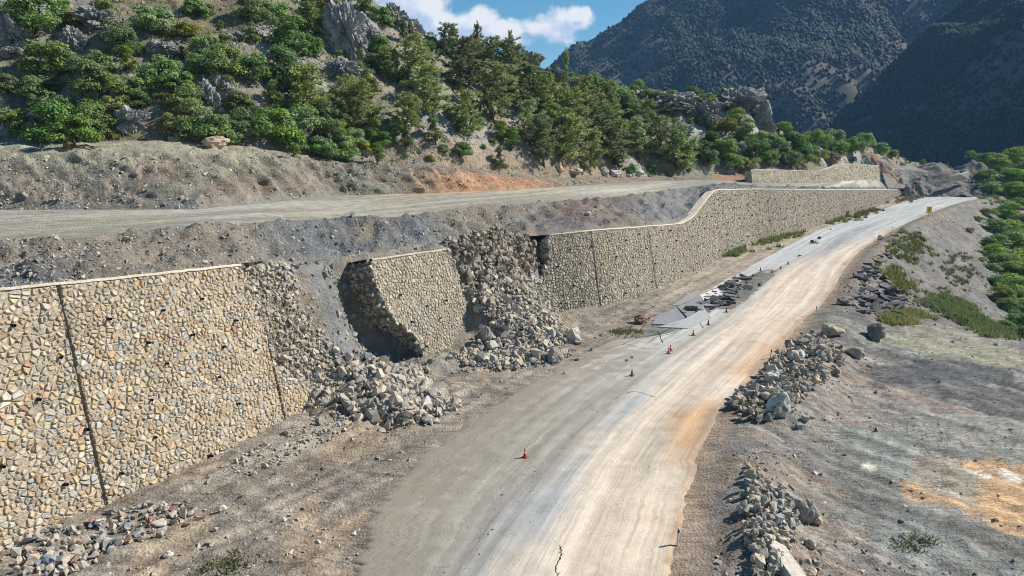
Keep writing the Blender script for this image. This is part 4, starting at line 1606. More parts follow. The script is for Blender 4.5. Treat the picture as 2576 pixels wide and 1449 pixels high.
# clinging core high in the breach
pts, szs, off = [], [], []
for i in range(420):
    t, q = rg.uniform(20, 33.5), rg.uniform(0.6, 3.7)
    pts.append(slip_pt(t, q))
    off.append((rg.uniform(0, 0.4), -rg.uniform(0, 0.4), rg.uniform(-0.1, 0.15)))
    szs.append(rg.uniform(0.35, 1.0))
heap(to_slope(pts, off), szs, pal([(0.27, 0.225, 0.175), (0.32, 0.275, 0.22), (0.22, 0.19, 0.16)], len(pts), rg), 14, 'core stone high in the breach', 'core stones in the breach',
     'brown broken wall core hanging under the embankment edge', 904)


# stones along the right side of the chute and in the hollow beside the block
pts, szs, off = [], [], []
for i in range(520):
    t, q = rg.normal(5.6, 1.3), rg.uniform(-2.5, 4.8)
    if t > 9.5 or t < 2.5:
        continue
    pts.append(slip_pt(t, q))
    off.append((0, 0, 0))
    szs.append(min(0.9, rg.lognormal(-1.1, 0.45)))
heap(to_slope(pts, off), szs, pal([(0.24, 0.225, 0.20), (0.32, 0.285, 0.235), (0.20, 0.195, 0.19)], len(pts), rg), 10, 'stone in the hollow beside the standing block', 'stones in the hollow', 'broken stone in the hollow beside the standing block', 905)


def in_poly(x, y, poly):
    c = False
    for i in range(len(poly)):
        x0, y0 = poly[i]
        x1, y1 = poly[i - 1]
        if (y0 > y) != (y1 > y) and x < (x1 - x0) * (y - y0) / (y1 - y0) + x0:
            c = not c
    return c


def poly_pts(poly, n, rng):
    xs, ys_ = [p[0] for p in poly], [p[1] for p in poly]
    r = []
    while len(r) < n:
        x, y = rng.uniform(min(xs), max(xs)), rng.uniform(min(ys_), max(ys_))
        if in_poly(x, y, poly):
            h = hit(x, y)
            if h is not None:
                r.append(h[0])
    return r


def poly_heap(poly, n, mean, sd, mx, palette, n_single, label, group, stl, seed, lift=0.35):
    rng = np.random.default_rng(seed)
    P = [p + (0, 0, rng.uniform(0, lift)) for p in poly_pts(poly, n, rng)]
    S_ = np.minimum(rng.lognormal(mean, sd, n), mx)
    heap(P, S_, pal(palette, n, rng), n_single, label, group, stl, seed)


poly_heap([(1835, 1015), (1880, 980), (1950, 905), (2020, 845), (2075, 850), (2125, 900), (2110, 950), (2040, 985), (2000, 1030), (1960, 1065), (1900, 1060), (1845, 1045)], 560, -0.85, 0.42, 1.1, PAL_LIME, 45,
          'stone in the heap beyond the nearest post', 'rocks in the roadside heap', 'small stones of the roadside heap', 911, 0.7)
poly_heap([(1880, 1170), (1935, 1210), (1990, 1250), (2010, 1330), (1985, 1400), (1960, 1460), (1900, 1455), (1870, 1360), (1860, 1270)], 420, -1.15, 0.42, 0.8, PAL_LIME + [(0.30, 0.31, 0.33)], 30,
          'stone in the heap around the fallen slab', 'rocks in the lower right heap', 'small stones of the lower right heap', 912, 0.45)
poly_heap([(560, 1185), (640, 1130), (715, 1085), (850, 1035), (900, 1075), (800, 1125), (700, 1165), (610, 1205)], 260, -1.75, 0.5, 0.5, PAL_LIME + PAL_GREY, 8,
          'stone on the dirt under the crumbled wall end', 'rocks under the crumbled wall end', 'small stones on the dirt bank under the crumbled wall end', 914, 0.05)
poly_heap([(40, 1350), (200, 1320), (330, 1275), (470, 1262), (520, 1300), (420, 1345), (300, 1375), (200, 1440), (40, 1460)], 330, -1.25, 0.45, 0.72, PAL_LIME + PAL_LIME + [(0.25, 0.27, 0.30), (0.28, 0.16, 0.14)], 22,
          'stone lying at the foot of the left wall', 'rocks at the foot of the left wall', 'small stones at the foot of the left wall', 913, 0.15)

# named boulders -----------------------------------------------------------------


def crag_mesh(name, size, seed, col, sub=4, rough=0.34, freq=1.5, strata=0.0, lean=0.0):
    """jagged rock: displaced ico sphere, flattened facets, its base buried"""
    bm = bmesh.new()
    bmesh.ops.create_icosphere(bm, subdivisions=sub, radius=1.0)
    V = np.array([v.co[:] for v in bm.verts])
    F = np.array([[v.index for v in f.verts] for f in bm.faces])
    bm.free()
    r = np.random.default_rng(seed)
    D = V / np.linalg.norm(V, axis=1)[:, None]
    # facets
    pl = r.normal(size=(16, 3))
    pl /= np.linalg.norm(pl, axis=1)[:, None]
    lim = r.uniform(0.62, 0.95, 16)
    rad = np.min(np.where(D @ pl.T > 0.05, lim[None] / np.maximum(D @ pl.T, 0.05), 1.15), axis=1)
    rad = np.minimum(rad, 1.1)
    n1 = fbm(D[:, 0] * freq + seed, D[:, 1] * freq, D[:, 2] * freq, 5, seed, 0.55)
    n2 = np.abs(fbm(D[:, 0] * freq * 2.4, D[:, 1] * freq * 2.4 + seed, D[:, 2] * freq * 2.4, 4, seed + 3))
    rad = rad * (1 + rough * 0.55 * n1 - rough * 0.55 * np.maximum(0.28 - n2, 0) * 3)
    n3 = np.abs(fbm(D[:, 0] * freq * 5 + 7, D[:, 1] * freq * 5, D[:, 2] * freq * 2.2, 3, seed + 9))
    rad = rad * (1 - rough * 0.30 * np.maximum(0.3 - n3, 0) * 3)
    P = D * rad[:, None]
    if strata:
        P[:, 2] += strata * np.round((P[:, 2] + 0.3 * P[:, 0]) * 5) / 5 * 0.3
    P = P * np.asarray(size)[None] * 0.5
    P[:, 0] += lean * P[:, 2]
    cv = np.asarray(col)[None] * (1 + 0.20 * n1[:, None] - 0.30 * np.maximum(0.22 - n2, 0)[:, None] * 3)
    return mesh_arrays(name, P, F, np.clip(cv, 0.02, 0.8))


def boulder(name, cat, label, px, py, wpx, hpx, col, seed, depth=0.8, sub=3, rough=0.3, freq=1.4, mat=M_ROCK, sink=0.18, rotz=None, strata=0.0, lean=0.0, group=None):
    h = hit(px, py)
    if h is None:
        return None
    P = h[0]
    k_ = px_size(P)
    w, hh = wpx / k_, hpx / k_
    me = crag_mesh(name, (w * 1.05, w * depth, hh * 1.15), seed, col, sub, rough, freq, strata, lean)
    o = new_obj(name, me, mat)
    o.location = P + np.array((0, 0, hh * (0.5 - sink)))
    o.rotation_euler = (0, 0, (seed * 1.7) % 0.8 - 0.4 if rotz is None else rotz)
    tag(o, label, cat, group)
    return o


LIME_G = (0.30, 0.295, 0.29)
BOULD = [
    ('boulder', 'pinkish striped boulder resting on the bench above the cut bank', 545, 368, 64, 34, (0.46, 0.34, 0.26)),
    ('boulder', 'small orange boulder on the bench below the left shrubs', 170, 369, 32, 16, (0.42, 0.25, 0.15)),
    ('boulder', 'orange brown boulder at the right end of the cut bank', 1408, 432, 22, 28, (0.42, 0.28, 0.18)),
    ('boulder', 'cream boulder beside the orange one at the end of the cut bank', 1445, 438, 44, 20, (0.46, 0.38, 0.31)),
    ('boulder', 'white round boulder below the dark cypress-like juniper', 1546, 443, 38, 20, (0.50, 0.50, 0.46)),
    ('boulder', 'white boulder left of the round one below the dark juniper', 1520, 438, 24, 18, (0.50, 0.50, 0.46)),
    ('boulder', 'white boulder beside the upper road, right of the dark juniper', 1606, 440, 26, 15, (0.50, 0.50, 0.47)),
    ('boulder', 'small white boulder between the two white ones beside the upper road', 1584, 445, 16, 9, (0.52, 0.52, 0.48)),
    ('boulder', 'big tan boulder on the crest of the roadside spoil', 2085, 842, 62, 42, (0.36, 0.315, 0.25)),
    ('boulder', 'dark brown flat boulder standing right of the tan one', 2202, 848, 62, 42, (0.20, 0.17, 0.145)),
    ('boulder', 'white grey boulder half buried in the roadside heap', 1965, 1040, 62, 66, (0.47, 0.45, 0.42)),
    ('boulder', 'large pale boulder at the top of the roadside heap', 1940, 965, 44, 40, (0.45, 0.42, 0.37)),
    ('boulder', 'whitish boulder on the upper right of the roadside heap', 2002, 905, 46, 36, (0.50, 0.48, 0.44)),
    ('boulder', 'tan boulder sticking out of the dark spoil right of the heap', 2150, 895, 44, 34, (0.38, 0.33, 0.26)),
    ('concrete_lump', 'knobbly lump of grey stones and mortar casting a black shadow on the pad', 2030, 1310, 58, 78, (0.40, 0.36, 0.32)),
    ('boulder', 'yellowish stone at the foot of the knobbly lump', 2055, 1318, 30, 24, (0.50, 0.40, 0.27)),
    ('boulder', 'pale stone on the pad between the lump and the slab', 2036, 1375, 44, 34, (0.48, 0.43, 0.37)),
    ('boulder', 'tan stone right of the fallen slab', 2035, 1450, 38, 28, (0.46, 0.36, 0.26)),
    ('boulder', 'large stone lying at the near edge of the right rubble fan', 1440, 860, 44, 44, (0.44, 0.40, 0.34)),
    ('boulder', 'rounded mortared lump at the toe of the right rubble fan', 1395, 908, 48, 40, (0.40, 0.37, 0.32)),
    ('boulder', 'large upright lump inside the right rubble fan', 1222, 860, 36, 56, (0.40, 0.37, 0.32)),
    ('boulder', 'blue grey stone in front of the heap at the bottom left', 124, 1415, 42, 30, (0.21, 0.235, 0.27)),
    ('boulder', 'dark red stone in front of the heap at the bottom left', 84, 1402, 30, 20, (0.26, 0.13, 0.12)),
    ('boulder', 'pale boulder by the foot of the left wall near its joint', 412, 1282, 30, 26, (0.48, 0.42, 0.34)),
    ('boulder', 'pale stone lying alone on dirt right of the left wall joint', 560, 1285, 26, 20, (0.48, 0.43, 0.36)),
    ('boulder', 'white flat stone on the dirt below the left heap', 422, 1400, 24, 16, (0.52, 0.50, 0.46)),
    ('boulder', 'pale broken stone slab tip on the end of the left wall coping', 628, 668, 30, 30, (0.46, 0.38, 0.32)),
    ('boulder', 'white boulder on the embankment above the stepped wall', 1478, 540, 22, 10, (0.52, 0.50, 0.48)),
    ('boulder', 'reddish clay lump by the sunken asphalt at the foot of the wall', 1612, 812, 46, 30, (0.30, 0.19, 0.13)),
    ('boulder', 'pale stone alone on the pad above the dark stripe', 2025, 1058, 24, 18, (0.44, 0.40, 0.34)),
    ('boulder', 'grey stone on the pad right of the roadside heap', 2010, 1075, 20, 14, (0.36, 0.35, 0.33)),
]
for i, (nm, lb, px, py, w, h, c) in enumerate(BOULD):
    boulder(nm, 'boulder' if nm == 'boulder' else 'lump', lb, px, py, w, h, c, 1000 + i * 7, sub=3, rough=0.42 if nm != 'boulder' else 0.3, freq=2.6 if nm != 'boulder' else 1.3)
# long fallen slab
h = hit(1985, 1455)[0]
hk = px_size(h)
V_, F_ = hull(np.array([(-0.55, -1.5, -0.5), (0.6, -1.6, -0.5), (0.65, 1.1, -0.5), (-0.5, 1.5, -0.5), (-0.5, -1.4, 0.25), (0.45, -1.5, 0.15), (0.5, 0.9, 0.45), (-0.42, 1.45, 0.62), (0.1, 1.35, 0.5)]))
so = new_obj('stone_slab', mesh_arrays('slab', V_, F_, np.repeat([(0.50, 0.45, 0.39)], len(V_), 0)), M_ROCK)
so.location = h + np.array((0, 0.5, 0.35))
so.rotation_euler = (0.12, 0.1, 0.22)
so.scale = (0.92, 1.0, 0.95)
tag(so, 'long pale slab of stone tipped on the lower right heap', 'slab')

# limestone crags on the hill ---------------------------------------------------
CRAGS = [
    (192, 128, 54, 66, 'upright grey boulder standing among shrubs on the upper left slope'), (25, 108, 80, 70, 'grey crag at the left edge of the hill'),
    (35, 145, 48, 26, 'low grey rock below the crag at the left edge'), (120, 188, 38, 22, 'small grey rock in the shrubs on the left'),
    (232, 246, 36, 18, 'low pale rock between shrubs on the left slope'), (330, 328, 76, 56, 'broad dark grey outcrop just above the cut bank'),
    (528, 262, 40, 62, 'left half of the split grey boulder in mid slope'), (566, 245, 52, 60, 'right half of the split grey boulder in mid slope'),
    (420, 140, 60, 36, 'jagged grey ledge high on the left slope'), (385, 135, 40, 30, 'small grey ledge left of the jagged one'),
    (245, 70, 90, 46, 'long grey rock ledge near the top left'), (290, 100, 60, 30, 'grey ledge under the long one near the top left'),
    (600, 105, 34, 20, 'small pale ledge below the upper shrubs'), (612, 335, 66, 30, 'dark low rock above the pinkish boulder'),
    (875, 130, 110, 150, 'large fissured grey cliff face on the upper slope'), (930, 120, 60, 70, 'right shoulder of the large grey cliff'),
    (990, 70, 60, 74, 'tilted grey crag on the skyline left of the pines'), (1040, 92, 52, 40, 'low grey crag on the skyline beside the pines'),
    (860, 195, 70, 46, 'grey rock slab below the large cliff'), (1325, 185, 84, 56, 'rocky knob on the skyline right of the pines'),
    (1388, 205, 60, 36, 'grey ledge right of the rocky knob'), (1440, 225, 50, 30, 'low ledge on the ridge behind the pine tops'),
    (1550, 214, 24, 34, 'small dark rock tower on the ridge'), (1470, 218, 50, 26, 'pale ledge on the ridge'),
    (1680, 275, 130, 40, 'wide pale rock face on the right end of the ridge'), (1775, 315, 88, 66, 'rounded grey crag in front of the flat topped cliff'),
    (1850, 282, 120, 52, 'flat topped grey cliff at the end of the ridge'), (1915, 325, 54, 64, 'steep right flank of the flat topped cliff'),
    (1700, 345, 80, 44, 'pale sloping rock below the wide face'), (1850, 385, 70, 30, 'pale sloping rock above the low wall'),
    (690, 260, 30, 40, 'grey rock between the shrubs in mid slope'), (1010, 330, 20, 12, 'small stone on the bare slope below the pines'),
]
CRAG_PX = []
for i, (px, py, w, h, lb) in enumerate(CRAGS):
    boulder('rock_outcrop', 'outcrop', lb, px, py - 6, w * 1.12, h * 1.12, np.array(LIME_G) * (0.92 + 0.18 * ((i * 37) % 10) / 10), 1400 + i * 11, depth=0.75, sub=5 if w > 40 else 4, rough=0.6, freq=1.9, mat=M_CRAG, sink=0.26, lean=-0.12)
    CRAG_PX.append((px, py - h * 0.4, lb))
boulder('rock_outcrop', 'outcrop', 'brown jagged rock right above the low wall of the upper road', 2085, 408, 66, 34, (0.36, 0.29, 0.23), 1811, sub=5, rough=0.6, freq=2.0, mat=M_CRAG, sink=0.2)

# heaps of tipped earth: height fields with lumps


def mound_mesh(name, w, d, h, seed, colfn, n=56, power=0.8, lump=0.16):
    g = np.linspace(-1, 1, n)
    X, Y = np.meshgrid(g, g)
    r = np.hypot(X, Y) + 0.22 * fbm(X * 1.6 + seed, Y * 1.6, 0, 4, seed)
    z = np.where(r < 1, np.abs(1 - r) ** power, (1 - r) * 2.2)
    z = z + lump * fbm(X * 3.2, Y * 3.2, seed, 4, seed + 1) * np.clip(1.15 - r, 0, 1) + 0.025 * fbm(X * 13, Y * 13, seed, 3, seed + 2)
    P = np.stack([X * w / 2, Y * d / 2, z * h], -1)
    return mesh_arrays(name, P.reshape(-1, 3), grid_faces(n, n), colfn(P, z).reshape(-1, 3), True)


def spoil_col(P, z):
    n = fbm(P[..., 0] * 0.5, P[..., 1] * 0.5, P[..., 2] * 0.5, 4, 77)
    return mixc3((0.205, 0.185, 0.165), (0.145, 0.138, 0.132), sstep(-0.3, 0.3, n))


for i, (px, ytop, w, dep, lb) in enumerate([(2350, 398, 250, 292, 'tallest grey brown spoil mound beyond the bend'), (2262, 412, 150, 286, 'spoil mound at the end of the low wall'), (2435, 408, 170, 288, 'spoil mound nearest to the green trees'),
                                            (2310, 447, 110, 276, 'low spoil heap behind the chevron sign'), (2385, 452, 130, 276, 'low spoil heap in front of the tallest mound'), (2445, 458, 90, 274, 'low spoil heap beside the pale slab')]):
    zb = GRADE * dep - 0.5
    f_ = dep * CP - (zb - CAM_Z) * SP
    k_ = FPX / f_
    ht = at_y(px, ytop, dep)[2] - zb
    me = mound_mesh('mound', w * 1.3 / k_, w * 1.0 / k_, ht, 1900 + i, spoil_col, 80, 0.9, 0.07)
    o = new_obj('spoil_mound', me, M_SPOIL)
    o.location = ((px - 1288) / FPX * f_, dep, zb)
    tag(o, lb, 'mound')


def strata_col(P, z):
    b = P[..., 0] * 0.80 + P[..., 2] * 0.75 + 0.4 * fbm(P[..., 0] * 0.6, P[..., 2] * 0.6, 0, 3, 78)
    fine = 0.5 + 0.5 * np.sin(b * 5.5)
    c_ = mixc3((0.235, 0.255, 0.245), (0.165, 0.18, 0.172), fine)
    c_ = mixc3(c_, (0.37, 0.27, 0.19), sstep(1.2, 2.2, b) * sstep(5.5, 4.0, b))
    c_ = mixc3(c_, (0.30, 0.15, 0.105), np.exp(-((b - 3.6) / 0.6) ** 2))
    return mixc3(c_, (0.30, 0.25, 0.19), sstep(5.0, 7.5, b))


P = at_y(2168, 418, 262)
k_ = px_size(P)
me = mound_mesh('strata', 160 / k_, 110 / k_, 42 / k_, 1850, strata_col, 90, 0.6, 0.10)
o = new_obj('strata_face', me, M_CRAG)
o.location = P
tag(o, 'road cutting of tilted green grey and rusty rock layers behind the low wall', 'rock face')

h = at_y(2415, 450, 270)
V_, F_ = hull(np.array([(-5, -0.4, -1.2), (5.5, 3.5, -0.2), (5.5, 3.5, 2.6), (-4.6, -0.4, 0.9), (-5, 0.6, -1.2), (5.5, 4.5, -0.2), (5.2, 4.5, 2.7), (-4.4, 0.5, 0.8), (0, 0.3, 1.9), (0, 1.4, 2.0)]))
o = new_obj('concrete_slab', mesh_arrays('cs', V_, F_, np.repeat([(0.46, 0.41, 0.34)], len(V_), 0)), M_ROCK)
o.location = h
tag(o, 'pale broken slab leaning on the spoil beside the bend', 'slab')

# asphalt broken up beside the road -----------------------------------------------
ra = np.random.default_rng(950)
PAL_A = [(0.075, 0.075, 0.08), (0.11, 0.11, 0.115), (0.16, 0.155, 0.15), (0.09, 0.085, 0.085)]


def slabs(poly, n, s0, s1, lb, gp, rng, palette, n_single=40):
    P = poly_pts(poly, n, rng)
    S_ = np.sort(rng.uniform(s0, s1, n) ** 1.5)[::-1]
    C4 = pal(palette, n, rng)
    for i in range(min(n, n_single)):
        o = one_rock('asphalt_slab', P[i] + (0, 0, 0.10 + 0.12 * rng.random()), S_[i], C4[i], rng, SLABS, M_ASPH, True, (1, 1, rng.uniform(0.9, 1.6)))
        a_, b_ = project(np.array(P[i]))
        xs_ = [v[0] for v in poly]
        sd = 'left side' if a_ < min(xs_) + (max(xs_) - min(xs_)) / 3 else ('right side' if a_ > max(xs_) - (max(xs_) - min(xs_)) / 3 else 'middle')
        lb2 = lb + ', ' + sd
        tag(o, ('large ' if i < n_single // 3 else ('small ' if i > 2 * n_single // 3 else 'middling ')) + lb2, 'slab', gp)
    if n > n_single:
        o = merge('asphalt_rubble', SLABS, np.array(P[n_single:]) + (0, 0, 0.1), S_[n_single:] * 0.8, C4[n_single:], M_ASPH, rng, True)
        tag(o, 'small bits among the ' + lb.split(' ', 1)[1], 'rubble')


slabs([(2110, 770), (2200, 690), (2260, 690), (2300, 745), (2260, 800), (2190, 790)], 150, 0.5, 1.7, 'dark broken asphalt plate dumped on the right shoulder', 'asphalt plates on the right shoulder', ra, PAL_A)
slabs([(2150, 690), (2210, 635), (2290, 590), (2330, 560), (2325, 580), (2230, 660), (2170, 710)], 120, 0.5, 1.5, 'black asphalt chunk along the berm by the speed sign', 'asphalt chunks along the berm', ra, PAL_A, 25)
slabs([(1720, 790), (1760, 760), (1800, 725), (1840, 700), (1900, 690), (1880, 730), (1830, 770), (1770, 785)], 110, 0.5, 1.6, 'tilted asphalt plate in the broken left lane', 'asphalt plates in the broken lane', ra, PAL_A + [(0.3, 0.3, 0.3)], 32)

# cracked plates that sank at the edge of the lane
PL = [[(1650, 795), (1700, 775), (1722, 800), (1700, 818), (1640, 815)], [(1705, 772), (1765, 748), (1775, 770), (1728, 798)], [(1760, 742), (1810, 722), (1832, 735), (1790, 748), (1772, 762)],
      [(1655, 822), (1722, 805), (1770, 780), (1790, 800), (1730, 826)], [(1690, 768), (1745, 735), (1770, 733), (1752, 748), (1705, 768)]]
PLC = [(0.24, 0.245, 0.25), (0.26, 0.265, 0.27), (0.55, 0.54, 0.52), (0.40, 0.40, 0.39), (0.30, 0.30, 0.30)]
for i, pl_ in enumerate(PL):
    P = np.array([on_road(*q) for q in pl_])
    P[:, 2] += np.array([0.02, 0.12, 0.2, 0.1, 0.05])[:len(P)] * (1 + 0.5 * (i % 2)) - 0.02
    c = P.mean(0)
    V = np.concatenate([P - c, (P - c) - (0, 0, 0.35)])
    m = len(P)
    F = [list(range(m)), list(range(m, 2 * m))[::-1]] + [[j, m + j, m + (j + 1) % m, (j + 1) % m][::-1] for j in range(m)]
    o = new_obj('asphalt_plate', mesh_poly('plate', V, F, np.repeat([PLC[i]], 2 * m, 0)), M_ASPH)
    o.location = c
    tag(o, ['dark sunken asphalt plate nearest the reddish clay lump', 'dark cracked asphalt plate in the middle of the sunken lane', 'pale asphalt plate lifted at the far end of the sunken lane', 'light grey cracked asphalt plate at the front of the sunken lane', 'narrow grey asphalt plate along the wall side of the sunken lane'][i], 'asphalt plate')

# cracks in the left lane and the near lane ------------------------------------------
M_CRACK = plain_mat('crack', (0.03, 0.028, 0.026), 0.95, 0.1)


def strip(name, pxpts, wm, mat, dz, jag=0.0, parent=road_o, rng=None):
    P = [on_road(*q) for q in pxpts]
    P = catmull(P, max(12, len(P) * 6))
    if jag:
        P[:, :2] += rng.normal(0, jag, (len(P), 2))
    hz = []
    for p in P:
        q = drop(p[0], p[1])
        hz.append(q[2] if q is not None and q[2] < p[2] + 1.0 else p[2])
    P[:, 2] = np.array(hz) + dz
    tg = np.gradient(P[:, :2], axis=0)
    tg /= np.linalg.norm(tg, axis=1)[:, None] + 1e-9
    nn = np.stack([-tg[:, 1], tg[:, 0]], 1)
    w = np.full(len(P), wm)
    if jag:
        w = w * rng.uniform(0.5, 1.4, len(P))
        w[0] = w[-1] = wm * 0.1
    L = P.copy()
    R2 = P.copy()
    L[:, :2] += nn * w[:, None] / 2
    R2[:, :2] -= nn * w[:, None] / 2
    V = np.stack([L, R2], 1).reshape(-1, 3)
    return new_obj(name, mesh_arrays(name, V, grid_faces(len(P), 2)), mat, parent)


rk = np.random.default_rng(960)
for pts_ in [[(1405, 1449), (1398, 1420), (1412, 1395), (1408, 1370)], [(1500, 860), (1540, 842), (1575, 838), (1590, 825)], [(1560, 868), (1600, 850), (1640, 842), (1672, 832), (1700, 815)],
             [(1630, 860), (1655, 845), (1690, 838), (1720, 822)], [(1655, 830), (1662, 850), (1668, 862)], [(1740, 790), (1752, 806), (1745, 820)], [(1770, 795), (1762, 812), (1768, 825)],
             [(1590, 815), (1582, 835), (1570, 850)], [(1625, 812), (1612, 828), (1618, 842)], [(1520, 880), (1570, 865), (1600, 872)], [(1650, 1000), (1600, 985), (1570, 990)]]:
    strip('crack', pts_, 0.11 if pts_[0][1] < 1000 else 0.06, M_CRACK, 0.012, 0.04, road_o, rk)
M_PAINT = plain_mat('worn_white_paint', (0.72, 0.72, 0.70), 0.7, 0.5, 1.2)
strip('edge_line', [(1893, 669), (1935, 646), (1990, 615), (2052, 582), (2110, 557), (2170, 535)], 0.16, M_PAINT, 0.010)
strip('edge_line', [(2227, 571), (2280, 550), (2330, 532), (2387, 507), (2440, 497), (2500, 492)], 0.18, M_PAINT, 0.012)
strip('centre_line', [(2066, 604), (2120, 582), (2180, 560), (2236, 542)], 0.16, M_PAINT, 0.012)
strip('edge_line', [(2260, 519), (2320, 501), (2400, 489), (2480, 484)], 0.16, M_PAINT, 0.012)

# ------------------------------------------------------------------ gravel and stones everywhere (nobody could count it)
rs = np.random.default_rng(970)


def grid_scatter(P, n, rng, wfun=None):
    r, c = P.shape[:2]
    out_ = []
    i, j = rng.integers(0, r - 1, n * 3), rng.integers(0, c - 1, n * 3)
    a, b = rng.random(n * 3)[:, None], rng.random(n * 3)[:, None]
    Q = P[i, j] * (1 - a) * (1 - b) + P[i + 1, j] * a * (1 - b) + P[i, j + 1] * (1 - a) * b + P[i + 1, j + 1] * a * b
    px, py = project(Q)
    ok = (px > -150) & (px < 2650) & (py < 1500)
    if wfun is not None:
        ok &= rng.random(n * 3) < wfun(Q, px, py)
    return Q[ok][:n]


Q = grid_scatter(em, 9000, rs)
merge('gravel', PEBS, Q, np.minimum(rs.lognormal(-1.95, 0.55, len(Q)), 0.7), pal(PAL_GREY + PAL_GREY + PAL_LIME[:5], len(Q), rs), M_ROCK, rs)
tag(bpy.data.objects['gravel'], 'grey stones strewn over the embankment above the walls', 'gravel')
Q = grid_scatter(cb, 6500, rs, lambda q, px, py: np.where(py > 360, 1.0, 0.3) * np.where(px > 1500, 0.35, 1))
tag(merge('gravel', PEBS, Q, np.minimum(rs.lognormal(-1.75, 0.55, len(Q)), 0.8), pal(PAL_MIX + [(0.42, 0.42, 0.36)] * 4, len(Q), rs), M_ROCK, rs), 'pale stones strewn over the cut bank', 'gravel')
Q = grid_scatter(hs[:NH], 2600, rs)
tag(merge('gravel', PEBS, Q, np.minimum(rs.lognormal(-0.75, 0.6, len(Q)), 2.0), pal([(0.30, 0.295, 0.29), (0.26, 0.25, 0.24), (0.34, 0.32, 0.29)], len(Q), rs), M_ROCK, rs), 'grey stones and small ledges scattered over the hillside', 'stones')
Q = grid_scatter(np.stack([sx, sy, sz], -1), 2600, rs, lambda q, px, py: np.ones(len(q)) * 0.9)
tag(merge('gravel', PEBS, Q, np.minimum(rs.lognormal(-1.45, 0.5, len(Q)), 0.6), pal(PAL_GREY + PAL_LIME, len(Q), rs), M_ROCK, rs), 'small stones on the landslide slope', 'gravel')
GP = np.stack([XX, YY, ZZ], -1)[12:372, 60:620]
GDR, GDL, GEW = DR[12:372, 60:620], DL[12:372, 60:620], EW[12:372, 60:620]


def ground_pts(n, fn, rng):
    r, c = GP.shape[:2]
    i, j = rng.integers(0, r - 1, n * 6), rng.integers(0, c - 1, n * 6)
    a, b = rng.random(n * 6)[:, None], rng.random(n * 6)[:, None]
    Qg = GP[i, j] * (1 - a) * (1 - b) + GP[i + 1, j] * a * (1 - b) + GP[i, j + 1] * (1 - a) * b + GP[i + 1, j + 1] * a * b
    px, py = project(Qg)
    pr = fn(Qg, GDR[i, j], GDL[i, j], GEW[i, j], px, py)
    ok = (rng.random(n * 6) < pr) & (px > -50) & (px < 2626)
    return Qg[ok][:n]


Q = ground_pts(8500, lambda q, dr, dl_, ew, px, py: np.where(dr > 1.5, 0.22 + 0.7 * ew * (dr < 26) + 0.55 * (np.abs(dr - 5) < 3), 0) * (0.35 + 0.65 * (fbm(q[:, 0] * .2, q[:, 1] * .2, 0, 3, 88) > -0.05)), rs)
tag(merge('gravel', PEBS, Q, np.minimum(rs.lognormal(-1.75, 0.55, len(Q)), 0.6) * (1 + 0.5 * (Q[:, 1] > 85)), pal(PAL_GREY + PAL_LIME[:4] + [(0.28, 0.235, 0.22)] * 3, len(Q), rs), M_ROCK, rs), 'grey and brown stones strewn over the pad and the spoil slope', 'gravel')
Q = ground_pts(8500, lambda q, dr, dl_, ew, px, py: np.where(dl_ > 0.3, 0.9 * np.exp(-np.abs(dl_ - 5) / 5), 0) * (q[:, 1] < 120), rs)
tag(merge('gravel', PEBS, Q, np.minimum(rs.lognormal(-2.05, 0.6, len(Q)), 0.5), pal(PAL_MIX, len(Q), rs), M_ROCK, rs), 'grit and small stones on the dirt between wall and road', 'gravel')
ii, jj = rs.integers(0, 420, 2600), rs.integers(0, 30, 2600)
keep = rs.random(2600) < np.exp(-np.abs(us[jj] - 0.41) / 0.03) + 0.5 * np.exp(-us[jj] / 0.05)
Q = RP[ii, jj][keep]
Q[:, :2] += rs.normal(0, 0.3, (len(Q), 2))
tag(merge('gravel', PEBS, Q, np.minimum(rs.lognormal(-2.55, 0.4, len(Q)), 0.22), pal(PAL_GREY, len(Q), rs), M_ROCK, rs), 'dark loose grit along the seam of the road', 'gravel')

# ------------------------------------------------------------------ foliage shapes


def leaf_quads(C, Nn, size, rng, aspect=0.6):
    """quads at C facing roughly Nn"""
    n = len(C)
    Nn = Nn + rng.normal(0, 0.55, (n, 3))
    Nn /= np.linalg.norm(Nn, axis=1)[:, None]
    up = rng.normal(size=(n, 3))
    U = np.cross(Nn, up)
    U /= np.linalg.norm(U, axis=1)[:, None] + 1e-9
    Vv = np.cross(Nn, U)
    s = (size * rng.uniform(0.6, 1.35, n))[:, None]
    a, b = U * s * 0.5, Vv * s * 0.5 * aspect
    V = np.stack([C - a - b * 0.3, C - b, C + a + b * 0.3, C + b], 1).reshape(-1, 3)
    return V, np.arange(4 * n).reshape(n, 4)


